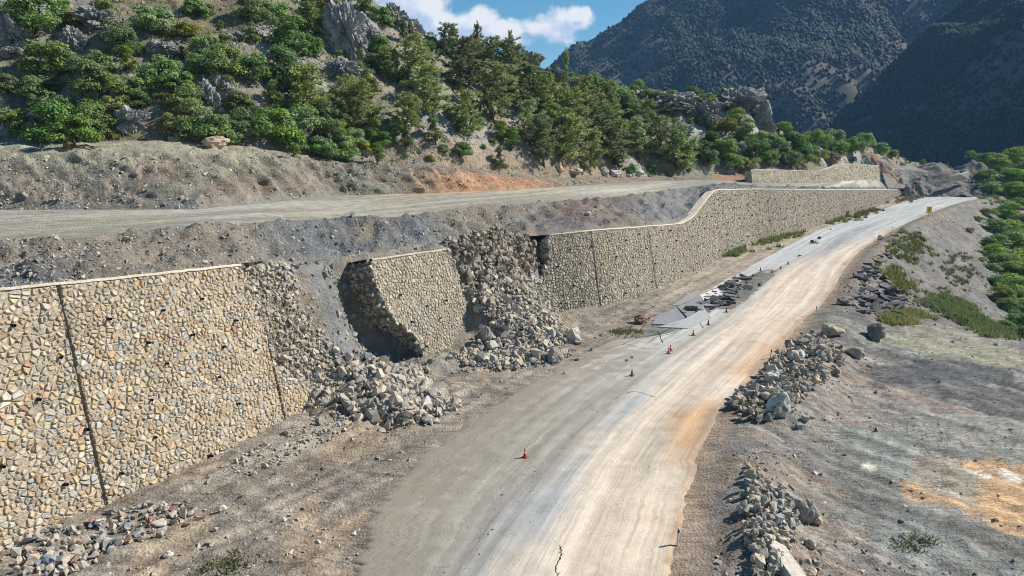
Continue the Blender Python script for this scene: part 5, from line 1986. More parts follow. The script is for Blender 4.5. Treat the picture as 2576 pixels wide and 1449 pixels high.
def crown_mesh(name, seed, rx, rz, nlobe, nleaf, leaf, col, col2, cone=0.0, base=0.15, mat=None):
    r = np.random.default_rng(seed)
    Cs, Ns, Ks = [], [], []
    for k in range(nlobe):
        a = r.uniform(0, 2 * math.pi)
        hgt = r.uniform(0.0, 1.0)
        rad = math.sqrt(r.uniform(0.05, 1.0)) * (1 - 0.55 * hgt ** 2) * (1 - cone * hgt)
        c = np.array((math.cos(a) * rad * rx * 0.72, math.sin(a) * rad * rx * 0.72, rz * (base + 0.75 * hgt)))
        lr = rx * r.uniform(0.18, 0.42) * (1 - 0.35 * cone * hgt)
        m = int(nleaf / nlobe * r.uniform(0.7, 1.3))
        d = r.normal(size=(m, 3))
        d[:, 2] = np.where(d[:, 2] < -0.3, -d[:, 2] * 0.7, d[:, 2])
        d /= np.linalg.norm(d, axis=1)[:, None]
        P = c + d * (lr * r.uniform(0.45, 1.08, (m, 1)) ** 0.6) * np.array((1, 1, 0.8))
        Cs.append(P)
        Ns.append(d + np.array((0, 0, 0.4)))
        f = r.uniform(0, 1)
        cc_ = np.asarray(col) * (1 - f) + np.asarray(col2) * f
        Ks.append(cc_[None] * r.uniform(0.7, 1.3, (m, 1)))
    C, Nn, K_ = np.concatenate(Cs), np.concatenate(Ns), np.concatenate(Ks)
    C[:, 2] = np.maximum(C[:, 2], 0.02)
    V, F = leaf_quads(C, Nn, leaf, r)
    me = mesh_arrays(name, V, F, np.repeat(K_, 4, 0))
    me.materials.append(mat or M_LEAF)
    return me


def limb_mesh(name, seed, height, r0, nlimb, spread, mat=M_BARK):
    """tapered trunk with limbs"""
    r = np.random.default_rng(seed)
    V, F = [], []

    def tube(pts, radii, seg=6):
        o = len(V)
        for k, (p, rr) in enumerate(zip(pts, radii)):
            d = pts[min(k + 1, len(pts) - 1)] - pts[max(k - 1, 0)]
            d = d / (np.linalg.norm(d) + 1e-9)
            u = np.cross(d, (0.3, 1, 0.2))
            u /= np.linalg.norm(u) + 1e-9
            w = np.cross(d, u)
            for i in range(seg):
                a = 2 * math.pi * i / seg
                V.append(p + (u * math.cos(a) + w * math.sin(a)) * rr)
        for k in range(len(pts) - 1):
            for i in range(seg):
                j = (i + 1) % seg
                F.append([o + k * seg + i, o + k * seg + j, o + (k + 1) * seg + j, o + (k + 1) * seg + i])

    n = 7
    tr_ = np.array([(0.06 * height * math.sin(k * 0.9 + seed), 0.05 * height * math.cos(k * 1.3 + seed), height * (k / (n - 1)) - 0.4 * (k == 0)) for k in range(n)])
    tr_[:, :2] -= tr_[0, :2]
    tube(tr_, [r0 * (1 - 0.85 * k / (n - 1)) for k in range(n)])
    for i in range(nlimb):
        h0 = r.uniform(0.2, 0.9)
        p0 = np.array([np.interp(h0, np.linspace(0, 1, n), tr_[:, q]) for q in range(3)])
        a = r.uniform(0, 2 * math.pi)
        ln = spread * (1 - 0.6 * h0) * r.uniform(0.6, 1.0)
        e = p0 + np.array((math.cos(a) * ln, math.sin(a) * ln, ln * r.uniform(0.1, 0.7)))
        m = (p0 + e) / 2 + np.array((0, 0, -0.06 * ln))
        tube(np.array([p0, m, e]), [r0 * 0.4 * (1 - 0.6 * h0), r0 * 0.28 * (1 - 0.6 * h0), r0 * 0.06], 5)
    me = mesh_poly(name, V, F, None, True)
    me.materials.append(mat)
    return me


def pine_mesh(name, seed, height, width, col, col2, dense=1.0):
    r = np.random.default_rng(seed)
    Cs, Ds, Ks = [], [], []
    nb = int(46 * dense)
    for b in range(nb):
        h = 0.10 + 0.88 * (b + r.random()) / nb
        a = b * 2.4 + r.normal(0, 0.4)
        ln = width * 0.56 * (1.02 - h) ** 0.55 * r.uniform(0.35, 1.2) * (0.5 + 0.5 * min(1, h / 0.3))
        ln = max(ln, 0.07 * width)
        rise = 0.15 + 0.55 * h
        d = np.array((math.cos(a), math.sin(a), rise))
        nclump = max(3, int(ln / width * 22))
        f = r.random()
        cc_ = np.asarray(col) * (1 - f) + np.asarray(col2) * f
        for q in range(nclump):
            s = (0.25 + 0.75 * (q + r.random()) / nclump) * ln
            p = np.array((0, 0, h * height)) + d * s + r.normal(0, 0.05 * width, 3) * (1, 1, 0.6)
            m = 11
            dd = r.normal(size=(m, 3)) + np.array((d[0] * 0.5, d[1] * 0.5, 0.7))
            dd /= np.linalg.norm(dd, axis=1)[:, None]
            Cs.append(p + dd * 0.035 * width)
            Ds.append(dd)
            Ks.append(cc_[None] * r.uniform(0.7, 1.3, (m, 1)))
    C, D_, K_ = np.concatenate(Cs), np.concatenate(Ds), np.concatenate(Ks)
    n = len(C)
    u = np.cross(D_, r.normal(size=(n, 3)))
    u /= np.linalg.norm(u, axis=1)[:, None]
    L = (0.052 * width * r.uniform(0.7, 1.3, n))[:, None]
    wd = L * 0.26
    V = np.stack([C - D_ * L - u * wd, C - D_ * L + u * wd, C + D_ * L + u * wd * 0.5, C + D_ * L - u * wd * 0.5], 1).reshape(-1, 3)
    me = mesh_arrays(name, V, np.arange(4 * n).reshape(n, 4), np.repeat(K_, 4, 0))
    me.materials.append(M_PINE)
    return me


G_MID, G_DRK, G_YEL, G_GRY = (0.195, 0.293, 0.068), (0.124, 0.202, 0.060), (0.325, 0.351, 0.058), (0.156, 0.208, 0.104)
PROTO = {'b': [], 'd': [], 'y': [], 'j': [], 'p': [], 'c': [], 't': [], 'o': []}
for i in range(5):
    PROTO['b'].append((crown_mesh('crown', 2000 + i, 1.0, 1.25, 22, 3800, 0.10, G_MID, (0.195, 0.273, 0.111), base=0.03), limb_mesh('trunk', 2050 + i, 1.0, 0.06, 7, 0.8)))
for i in range(3):
    PROTO['d'].append((crown_mesh('crown', 2100 + i, 1.0, 1.35, 22, 3800, 0.10, G_DRK, G_MID, base=0.03), limb_mesh('trunk', 2150 + i, 1.0, 0.06, 7, 0.8)))
    PROTO['y'].append((crown_mesh('crown', 2200 + i, 1.0, 1.1, 20, 3000, 0.095, G_YEL, (0.137, 0.156, 0.039), base=0.03), limb_mesh('trunk', 2250 + i, 0.9, 0.05, 8, 0.8)))
    PROTO['j'].append((crown_mesh('crown', 2300 + i, 0.95, 1.9, 24, 2800, 0.085, (0.176, 0.234, 0.044), (0.111, 0.169, 0.044), cone=0.75, base=0.08), limb_mesh('trunk', 2350 + i, 1.4, 0.05, 6, 0.6)))
    PROTO['c'].append((crown_mesh('crown', 2380 + i, 0.7, 2.3, 22, 2400, 0.10, (0.058, 0.104, 0.039), (0.085, 0.137, 0.044), cone=0.6, base=0.05), limb_mesh('trunk', 2390 + i, 1.6, 0.05, 5, 0.4)))
    PROTO['t'].append((crown_mesh('crown', 2400 + i, 1.0, 1.7, 34, 5200, 0.095, (0.260, 0.364, 0.058), (0.182, 0.286, 0.052), base=0.08), limb_mesh('trunk', 2450 + i, 1.4, 0.07, 9, 0.9)))
for i in range(5):
    PROTO['p'].append((pine_mesh('crown', 2500 + i, 2.9, 1.9, (0.234, 0.293, 0.101), (0.325, 0.370, 0.150)), limb_mesh('trunk', 2550 + i, 2.75, 0.06, 14, 0.75)))
PROTO['o'] = PROTO['b']
KIND = {'b': ('shrub', 'rounded green oak shrub', 'shrub'), 'd': ('shrub', 'dark green dense shrub', 'shrub'), 'y': ('shrub', 'yellow green loose shrub', 'shrub'), 'j': ('juniper', 'bright pointed juniper', 'juniper'),
        'p': ('pine_tree', 'loose grey green pine', 'pine'), 'c': ('juniper', 'dark columnar juniper', 'juniper'), 't': ('leafy_tree', 'fresh green leafy tree', 'tree')}
HALF = {'b': 1.0, 'd': 1.0, 'y': 1.0, 'j': 0.85, 'p': 0.95, 'c': 0.6, 't': 1.0}
PLANTS = []        # (px, py, width px, kind) of every plant, for the labels


def plant(kind, P, width, rng, tall=1.0):
    nm, lb, cat = KIND[kind]
    k_ = int(rng.integers(0, len(PROTO[kind])))
    cm, tm = PROTO[kind][k_]
    s = width / (2 * HALF[kind])
    o = empty(nm, P)
    o.rotation_euler = (rng.normal(0, 0.05), rng.normal(0, 0.05), rng.uniform(0, 6.28))
    o.scale = (s * rng.uniform(0.9, 1.1), s * rng.uniform(0.9, 1.1), s * tall * rng.uniform(0.9, 1.12))
    new_obj('trunk', tm, None, o)
    new_obj('crown', cm, None, o)
    px, py = project(np.asarray(P))
    PLANTS.append([o, kind, float(px), float(py), width * px_size(np.asarray(P))])
    return o


HAND = [
    (95, 35, 150, 'b'), (45, 20, 80, 'd'), (180, 45, 65, 'y'), (265, 10, 50, 'b'), (395, 48, 110, 'b'), (470, 72, 75, 'y'), (490, 22, 70, 'd'), (520, 20, 55, 'y'), (560, 92, 55, 'j'), (630, 85, 60, 'b'),
    (640, 22, 95, 'b'), (695, 28, 75, 'd'), (720, 92, 130, 'd'), (790, 45, 90, 'p'), (830, 18, 80, 'b'), (780, 110, 70, 'b'), (850, 135, 30, 'b'), (755, 65, 60, 'y'),
    (115, 150, 130, 'b'), (175, 160, 80, 'b'), (240, 150, 95, 'b'), (310, 110, 95, 'b'), (300, 82, 80, 'd'), (325, 152, 65, 'j'), (232, 205, 120, 'd'), (280, 205, 80, 'b'), (410, 178, 105, 'b'), (500, 165, 75, 'd'),
    (520, 122, 90, 'b'), (565, 155, 105, 'b'), (640, 168, 105, 'b'), (710, 165, 110, 'b'), (15, 205, 70, 'b'), (100, 218, 90, 'b'), (132, 208, 50, 'y'), (335, 222, 75, 'b'), (290, 248, 85, 'y'), (355, 248, 65, 'd'),
    (412, 242, 55, 'y'), (465, 252, 95, 'b'), (602, 255, 75, 'd'), (690, 248, 65, 'j'), (650, 285, 70, 'b'), (775, 235, 110, 'p'), (742, 195, 100, 'b'), (380, 200, 70, 'b'), (455, 205, 80, 'd'), (205, 220, 60, 'b'),
    (38, 288, 70, 'b'), (140, 272, 120, 'b'), (150, 325, 140, 'd'), (232, 315, 120, 'b'), (65, 305, 55, 'y'), (55, 335, 60, 'b'), (440, 308, 90, 'y'), (530, 312, 120, 'b'), (600, 302, 80, 'b'), (690, 315, 120, 'b'), (190, 345, 110, 'd'),
    (770, 305, 105, 'b'), (830, 335, 105, 'd'), (870, 372, 90, 'b'), (742, 378, 38, 'j'), (810, 370, 80, 'b'), (100, 345, 70, 'b'), (480, 320, 80, 'd'), (570, 335, 70, 'b'), (735, 345, 90, 'b'), (265, 340, 60, 'y'),
    (820, 270, 80, 'b'), (870, 240, 80, 'p'), (905, 265, 110, 'p'), (860, 300, 70, 'b'), (930, 210, 70, 'y'), (905, 175, 55, 'b'), (880, 205, 60, 'b'),
    (1045, 175, 110, 'p'), (1105, 150, 105, 'p'), (1165, 165, 120, 'p'), (1232, 150, 95, 'p'), (1285, 185, 110, 'p'), (1080, 232, 120, 'p'), (1160, 245, 120, 'p'), (1245, 245, 125, 'p'), (1330, 235, 110, 'p'), (1380, 265, 105, 'p'),
    (1430, 292, 110, 'p'), (1300, 300, 105, 'p'), (1480, 300, 115, 'p'), (1530, 322, 115, 'p'), (1440, 352, 120, 'p'), (1370, 368, 95, 'p'), (1570, 312, 115, 'p'), (1605, 350, 90, 'p'), (1705, 372, 105, 'p'), (1650, 352, 90, 'p'),
    (1020, 285, 90, 'p'), (1010, 215, 90, 'p'), (980, 160, 80, 'p'), (1130, 110, 70, 'p'), (1195, 115, 75, 'p'), (1295, 135, 60, 'p'), (1390, 220, 80, 'p'), (1460, 245, 90, 'p'), (1520, 265, 90, 'p'), (1620, 310, 80, 'p'),
    (1180, 300, 90, 'p'), (1110, 300, 80, 'p'), (1540, 375, 80, 'p'), (1490, 385, 80, 'p'), (1400, 330, 100, 'p'), (1330, 315, 90, 'p'), (1750, 385, 80, 'p'), (960, 120, 60, 'd'), (1060, 130, 60, 'b'), (945, 150, 60, 'b'),
    (1495, 215, 70, 'b'), (1560, 242, 75, 'b'), (1592, 275, 75, 'b'), (1430, 178, 40, 'b'), (1605, 225, 70, 'b'), (1640, 235, 55, 'y'), (1560, 398, 44, 'c'), (1500, 195, 40, 'd'), (1650, 250, 50, 'd'),
    (940, 312, 66, 'j'), (955, 345, 60, 'd'), (1025, 352, 48, 'j'), (1098, 335, 62, 'j'), (1155, 325, 32, 'j'), (1160, 378, 60, 'd'), (950, 385, 54, 'j'), (1115, 372, 34, 'b'), (1080, 393, 26, 'y'), (1020, 388, 22, 'b'), (1000, 320, 50, 'b'), (1240, 355, 26, 'y'),
    (1290, 350, 60, 'j'), (1260, 330, 55, 'j'), (1215, 365, 20, 'b'), (890, 345, 60, 'b'), (920, 370, 40, 'y'), (1270, 412, 24, 'y'),
    (1825, 312, 85, 'y'), (1855, 295, 70, 'b'), (1762, 375, 60, 'd'), (1900, 382, 80, 'b'), (1935, 352, 80, 'b'), (1962, 330, 75, 'd'), (2002, 362, 85, 'b'), (2052, 345, 70, 'b'), (2092, 352, 75, 'b'), (1880, 402, 60, 'y'), (2142, 362, 65, 'b'),
    (2172, 352, 55, 'b'), (2212, 372, 50, 'b'), (1832, 215, 48, 'd'), (1740, 232, 45, 'd'), (1955, 300, 36, 'b'), (1872, 340, 70, 'b'), (1720, 398, 60, 'p'), (1960, 385, 70, 'b'), (2020, 395, 60, 'd'), (1905, 345, 60, 'y'), (1790, 345, 50, 'd'), (1820, 370, 70, 'b'),
    (1990, 400, 60, 'b'), (1935, 400, 60, 'd'), (2050, 380, 55, 'y'), (1840, 400, 60, 'b'), (1690, 310, 45, 'd'), (2110, 380, 40, 'y'), (2240, 385, 40, 'b'), (1785, 395, 50, 'b'),
    (1690, 232, 45, 'y'), (1780, 245, 40, 'b'), (1100, 95, 40, 'b'), (1010, 55, 50, 'd'), (1080, 85, 40, 'd'), (915, 10, 60, 'd'), (960, 40, 60, 'b'), (870, 10, 50, 'd')]
rv = np.random.default_rng(2600)
hill_bases = []
for hi_, (cx, cy, w, k) in enumerate(HAND):
    if k == 'p' and hi_ % 5 == 2:
        continue
    if cy > 312 and cx < 300:
        cy -= 14
    low = {'p': 0.50, 'j': 0.5, 'c': 0.75}.get(k, 0.33)
    h = hit(cx, cy + w * low)
    if h is None or h[0][1] > 420:
        h = hit(cx, cy + w * (low + 0.35))
    if h is None or h[0][1] > 420 or h[0][2] < 9:
        continue
    P = h[0] - np.array((0, 0, 0.15))
    plant(k, P, w * (1.26 if k != 'p' else 1.16) / px_size(P), rv, 0.64 if k == 'p' else 0.92)
    hill_bases.append(P)
for (cx, ty, w) in [(1149, 72, 40), (1192, 82, 42), (1247, 60, 44), (1292, 92, 40), (1420, 128, 26), (1345, 140, 26)]:
    h = hit(cx, ty + 112)
    if h is None or h[0][1] > 300:
        continue
    wm = w / px_size(h[0])
    plant('p', h[0], wm, rv, 112.0 / w / 1.5)
# smaller growth between them
Q = grid_scatter(hs[:NH], 420, rv, lambda q, px, py: np.clip(0.5 + fbm(q[:, 0] * .06, q[:, 1] * .06, 0, 3, 91), 0, 1) * np.where((px > 950) & (px < 1450) & (py > 370), 0.15, 1) * (py > -80))
cnt = 0
for P in Q:
    if cnt >= 125:
        break
    if min(np.hypot(P[0] - b[0], P[1] - b[1]) for b in hill_bases) < 1.6:
        continue
    plant(rv.choice(['b', 'd', 'y', 'b', 'j']), P - (0, 0, 0.1), rv.uniform(1.5, 4.2), rv)
    hill_bases.append(P)
    cnt += 1
# valley on the right: fresh green trees below the spoil slope and beyond the bend
for (cx, cy, w, k) in [(2500, 395, 90, 't'), (2550, 385, 100, 't'), (2480, 432, 70, 't'), (2535, 432, 85, 't'), (2570, 425, 90, 't'), (2495, 462, 60, 't'), (2545, 466, 70, 't'), (2455, 458, 44, 'y'), (2575, 470, 70, 't'), (2470, 385, 50, 'd'), (2440, 380, 40, 'd')]:
    P = at_y(cx, cy + w * 0.45, 300 - (cy - 380) * 0.35)
    plant(k, P, w * 1.0 / px_size(P), rv, 0.75)
for (cx, cy, w, k) in [(2485, 515, 60, 'y'), (2535, 520, 80, 't'), (2570, 545, 90, 't'), (2500, 555, 70, 't'), (2545, 590, 100, 't'), (2490, 600, 60, 'd'), (2575, 640, 120, 't'), (2520, 640, 90, 't'), (2550, 700, 120, 't'), (2510, 690, 70, 'd'), (2585, 760, 110, 't'), (2530, 755, 70, 't'), (2570, 815, 80, 'd'), (2440, 570, 30, 'y'), (2460, 540, 34, 'y'), (2470, 640, 40, 'y'), (2500, 620, 80, 't'), (2540, 660, 90, 't'), (2515, 725, 80, 't'), (2560, 735, 100, 't'), (2560, 780, 90, 'b'), (2535, 560, 80, 't'), (2560, 505, 70, 't'), (2515, 590, 70, 'b'), (2580, 590, 90, 't'), (2580, 680, 110, 't'), (2495, 660, 50, 'b'), (2525, 800, 60, 'b')]:
    h = hit(cx, cy + w * 0.4)
    if h is None:
        continue
    plant(k, h[0], w * 1.08 / px_size(h[0]), rv, 0.6)


def label_plants():
    names = [(px, py, lb) for px, py, lb in CRAG_PX if len(lb.split()) <= 9]
    seen = {}
    for rec in PLANTS:
        o, kind, px, py, w = rec
        base_l = KIND[kind][1]
        size_w = 'small' if w < 45 else ('large' if w > 100 else 'mid-sized')
        if px > 2400 and py > 480:
            where = 'in the green valley below the spoil slope'
        elif px > 2400:
            where = 'beyond the road bend at the right edge'
        elif py > 385 and px < 1700:
            where = 'on bare ground above the cut bank'
        elif py > 335 and px < 950:
            where = 'along the lower edge of the left thicket'
        elif 980 < px < 1400 and kind == 'p':
            where = 'in the upper pine grove' if py < 270 else 'at the foot of the upper pine grove'
        elif kind == 'p' and px >= 1400:
            where = 'in the lower pine grove above the upper road'
        elif px > 1800 and py > 330:
            where = 'in the thicket above the low wall'
        else:
            d = [((px - a) ** 2 + (py - 20 - b) ** 2, a, b, lb) for a, b, lb in names]
            dd, a, b, lb = min(d)
            dx, dy = px - a, py - 20 - b
            side = ('right of' if dx > 0 else 'left of') if abs(dx) > abs(dy) else ('below' if dy > 0 else 'above')
            where = side + ' the ' + lb
        seen.setdefault((size_w + ' ' + base_l, where), []).append(rec)
    ordn = ['first', 'second', 'third', 'fourth', 'fifth', 'sixth', 'seventh', 'eighth', 'ninth', 'tenth', 'eleventh', 'twelfth']
    for (a, b), recs in seen.items():
        recs.sort(key=lambda r: r[2])
        for i, rec in enumerate(recs):
            o, kind = rec[0], rec[1]
            if len(recs) == 1:
                lb = a + ' ' + b
            elif i < 12:
                lb = ordn[i] + ' from left ' + a + ' ' + b
            else:
                lb = a + ' further right ' + b
            words = lb.split()
            tag(o, ' '.join(words[:16]), KIND[kind][2], {'p': 'pines on the hillside', 't': 'green trees on the right'}.get(kind, 'shrubs and junipers on the slopes'))


label_plants()

# ------------------------------------------------------------------ far forest as one mass per mountain


def far_tree_protos():
    r = np.random.default_rng(2700)
    outp = []
    for i in range(7):
        V, F = [(0, 0, 1.0)], []
        seg = 5
        for z, rr in ((0.70, 0.28), (0.34, 0.46), (0.02, 0.26)):
            for k in range(seg):
                a = 2 * math.pi * k / seg + r.uniform(-0.3, 0.3)
                V.append((rr * r.uniform(0.65, 1.3) * math.cos(a), rr * r.uniform(0.65, 1.3) * math.sin(a), z + r.uniform(-0.09, 0.09)))
        for k in range(seg):
            j = (k + 1) % seg
            F.append((0, 1 + k, 1 + j))
            for q in (0, 1):
                a0, b0, a1, b1 = 1 + q * seg + k, 1 + q * seg + j, 1 + (q + 1) * seg + k, 1 + (q + 1) * seg + j
                F += [(a0, a1, b1), (a0, b1, b0)]
        outp.append((np.array(V), np.array(F)))
    return outp


FT = far_tree_protos()


def forest(name, P, n, seed, lb, smin, smax, dens):
    r = np.random.default_rng(seed)
    R_n, C_n = P.shape[0] - 1, P.shape[1]
    outp = []
    m = n * 4
    i, j = r.integers(0, R_n - 1, m), r.integers(0, C_n - 1, m)
    a, b = r.random(m)[:, None], r.random(m)[:, None]
    Q = P[i, j] * (1 - a) * (1 - b) + P[i + 1, j] * a * (1 - b) + P[i, j + 1] * (1 - a) * b + P[i + 1, j + 1] * a * b
    px, py = project(Q)
    d = fbm(Q[:, 0] * 0.010, Q[:, 1] * 0.010, Q[:, 2] * 0.010, 4, seed)
    ok = (px > 1350) & (px < 2640) & (py > -60) & (py < 480) & (r.random(m) < np.clip(dens + 0.75 * d, 0.10, 1))
    Q, d = Q[ok][:n], d[ok][:n]
    k = len(Q)
    s = r.uniform(smin, smax, k) * (1 + 0.25 * np.clip(d, -1, 1))
    cols = mixc3((0.016, 0.033, 0.024), (0.036, 0.050, 0.026), r.random(k)) * r.uniform(0.65, 1.25, (k, 1))
    which = r.integers(0, len(FT), k)
    Vs, Fs, Cs, off = [], [], [], 0
    for t, (V, F) in enumerate(FT):
        q = np.where(which == t)[0]
        ang = r.uniform(0, 6.28, len(q))
        sc_ = s[q]
        x = (V[None, :, 0] * np.cos(ang)[:, None] - V[None, :, 1] * np.sin(ang)[:, None]) * sc_[:, None] * r.uniform(0.8, 1.5, (len(q), 1))
        y = (V[None, :, 0] * np.sin(ang)[:, None] + V[None, :, 1] * np.cos(ang)[:, None]) * sc_[:, None] * r.uniform(0.8, 1.5, (len(q), 1))
        z = np.repeat(V[None, :, 2], len(q), 0) * sc_[:, None]
        Vs.append((np.stack([x, y, z], -1) + Q[q][:, None]).reshape(-1, 3))
        Fs.append((F[None] + (np.arange(len(q)) * len(V))[:, None, None] + off).reshape(-1, 3))
        Cs.append(np.repeat(cols[q], len(V), 0))
        off += len(q) * len(V)
    me = mesh_arrays(name, np.concatenate(Vs), np.concatenate(Fs), np.concatenate(Cs), True)
    o = new_obj(name, me, M_FAR)
    tag(o, lb, 'forest', kind='stuff')


forest('far_forest', MP1, 40000, 2710, 'scattered dark pine wood covering the far mountain', 3.4, 7.6, 0.40)
forest('far_forest', MP2, 15000, 2720, 'dark scrub and pines on the shaded right ridge', 2.2, 4.8, 0.42)

# ------------------------------------------------------------------ grass tufts


def grass(name, P, n_blade, hgt, rad, col, lb, rng):
    P = np.asarray(P)
    m = len(P) * n_blade
    B = np.repeat(P, n_blade, 0) + np.c_[rng.normal(0, rad, (m, 2)), np.zeros(m)]
    a = rng.uniform(0, 6.28, m)
    h = hgt * rng.uniform(0.5, 1.3, m)
    w = 0.05 * rng.uniform(0.7, 1.6, m) * (1 + 0.8 * (B[:, 1] > 80))
    d = np.stack([np.cos(a), np.sin(a), np.zeros(m)], 1)
    lean = rng.normal(0, 0.35, (m, 2)) * h[:, None]
    top = B + np.c_[lean, h]
    V = np.stack([B - d * w[:, None], B + d * w[:, None], top], 1).reshape(-1, 3)
    c = np.asarray(col)[None] * 1.45 * rng.uniform(0.6, 1.35, (m, 1))
    dry = (rng.random((m, 1)) < 0.35)
    c = np.where(dry, np.array((0.27, 0.23, 0.12))[None] * rng.uniform(0.7, 1.2, (m, 1)), c)
    me = mesh_arrays(name, V, np.arange(3 * m).reshape(m, 3), np.repeat(c, 3, 0))
    o = new_obj(name, me, M_GRASS)
    tag(o, lb, 'grass', kind='stuff')


gg = np.random.default_rng(2800)
for poly, n, hgt, lb, c in [([(1822, 640), (1850, 622), (1868, 620), (1862, 636), (1835, 648)], 60, 0.7, 'dense green grass tuft at the foot of the stepped wall', (0.085, 0.125, 0.03)),
                            ([(1915, 612), (1965, 592), (2005, 582), (2005, 590), (1960, 602), (1925, 614)], 80, 0.7, 'strip of green grass under the long wall', (0.085, 0.125, 0.03)),
                            ([(2075, 560), (2110, 550), (2125, 545), (2120, 555), (2085, 563)], 50, 0.8, 'grass beside the folding sign frame', (0.085, 0.12, 0.03)),
                            ([(2135, 547), (2180, 530), (2210, 522), (2205, 528), (2150, 549)], 60, 0.8, 'grass strip under the far part of the long wall', (0.09, 0.12, 0.035)),
                            ([(2330, 770), (2380, 730), (2440, 770), (2500, 815), (2560, 850), (2500, 850), (2420, 815)], 420, 0.6, 'green grass slope right of the asphalt waste', (0.13, 0.19, 0.04)),
                            ([(2250, 640), (2290, 590), (2330, 600), (2310, 640), (2280, 660)], 120, 0.7, 'yellow green weeds on the spoil slope by the berm', (0.13, 0.145, 0.04)),
                            ([(2225, 690), (2260, 670), (2290, 720), (2270, 740)], 100, 0.6, 'weeds below the asphalt plates', (0.12, 0.14, 0.04)),
                            ([(2210, 800), (2300, 780), (2330, 800), (2240, 815)], 110, 0.5, 'dry weeds at the edge of the pad', (0.17, 0.165, 0.06)),
                            ([(2380, 690), (2440, 640), (2450, 680), (2410, 730)], 60, 0.7, 'green weeds high on the spoil slope', (0.09, 0.14, 0.035)),
                            ([(2480, 480), (2576, 490), (2576, 520), (2470, 505)], 160, 0.8, 'green verge on the outside of the bend', (0.12, 0.17, 0.04)),
                            ([(2290, 505), (2330, 490), (2300, 490), (2250, 512)], 60, 0.9, 'dry weeds at the far end of the long wall', (0.17, 0.16, 0.07)),
                            ([(470, 1430), (560, 1400), (620, 1425), (560, 1449)], 14, 0.16, 'thin patch of weeds on the dirt at the bottom', (0.10, 0.13, 0.045)),
                            ([(2240, 1370), (2330, 1350), (2350, 1370), (2260, 1380)], 9, 0.16, 'few weeds on the pad', (0.09, 0.11, 0.04)),
                            ([(1540, 835), (1590, 825), (1600, 832), (1560, 842)], 30, 0.2, 'moss in the puddle at the foot of the wall', (0.11, 0.105, 0.035))]:
    pp = poly_pts(poly, n, gg)
    pp = np.array(pp)
    kk2 = np.clip(pp[:, 1:2] / 80.0, 0.5, 2.0)
    pp[:, :2] += gg.standard_t(3, (len(pp), 2)) * 0.5 * kk2
    pp = np.array([d if (d := drop(a[0], a[1], 13.0)) is not None else a for a in pp])
    grass('grass', pp, 26, hgt, 0.3, c, lb, gg)
Q = grid_scatter(hs[:NH], 1500, gg, lambda q, px, py: np.clip(0.4 + fbm(q[:, 0] * .09, q[:, 1] * .09, 9, 3, 133), 0, 1))
grass('grass', Q, 14, 0.55, 0.5, (0.17, 0.17, 0.075), 'dry grass tufts over the hillside', gg)

# ------------------------------------------------------------------ traffic cones
M_RED = plain_mat('cone_red', (0.48, 0.055, 0.04), 0.55, 0.35)
M_DIRTY = plain_mat('cone_dirty', (0.17, 0.10, 0.08), 0.8, 0.7)
M_WHITE = plain_mat('white_plastic', (0.70, 0.68, 0.64), 0.5, 0.3)
M_BLACK = plain_mat('black_rubber', (0.02, 0.02, 0.02), 0.6, 0.2)


def box_mesh(name, sx_, sy_, sz_, mat, bev=0.0):
    bm = bmesh.new()
    bmesh.ops.create_cube(bm, size=1.0)
    for v in bm.verts:
        v.co = (v.co.x * sx_, v.co.y * sy_, v.co.z * sz_)
    if bev:
        bmesh.ops.bevel(bm, geom=bm.edges, offset=bev, segments=2, affect='EDGES')
    me = bpy.data.meshes.new(name)
    bm.to_mesh(me)
    bm.free()
    me.materials.append(mat)
    return me


CONE_H = 0.62


def rcone(z):
    return 0.145 - 0.118 * z / CONE_H


CONE_PARTS = {}
for tagm, mt in (('red', M_RED), ('dirty', M_DIRTY)):
    body = tube_mesh('cone_body', [(0.03, rcone(0.0)), (0.30, rcone(0.30)), (0.58, rcone(0.58)), (0.62, 0.022)], 16, True, mt)
    band = tube_mesh('cone_band', [(0.30, rcone(0.30) + 0.004), (0.42, rcone(0.42) + 0.004)], 16, False, M_WHITE if tagm == 'red' else M_DIRTY)
    bs = box_mesh('cone_base', 0.40, 0.40, 0.04, mt if tagm == 'red' else M_DIRTY, 0.012)
    CONE_PARTS[tagm] = (body, band, bs)


def cone(px, py, style, lb, lying=False, rz=0.0, P=None):
    if P is None:
        h = hit(px, py)
        P = h[0] if h is not None else on_road(px, py)
    o = empty('traffic_cone', P + np.array((0, 0, 0.0)))
    body, band, bs = CONE_PARTS[style]
    for nm, me, z in (('cone_body', body, 0), ('reflective_band', band, 0), ('base', bs, 0.022)):
        c = new_obj(nm, me, None, o)
        c.location = (0, 0, z)
    o.rotation_euler = (math.radians(84), 0, rz) if lying else (random.uniform(-0.04, 0.04), random.uniform(-0.04, 0.04), random.uniform(0, 1.5))
    if lying:
        o.location = P + np.array((0, 0, 0.20))
    tag(o, lb, 'traffic cone', 'traffic cones between the lanes')
    return o


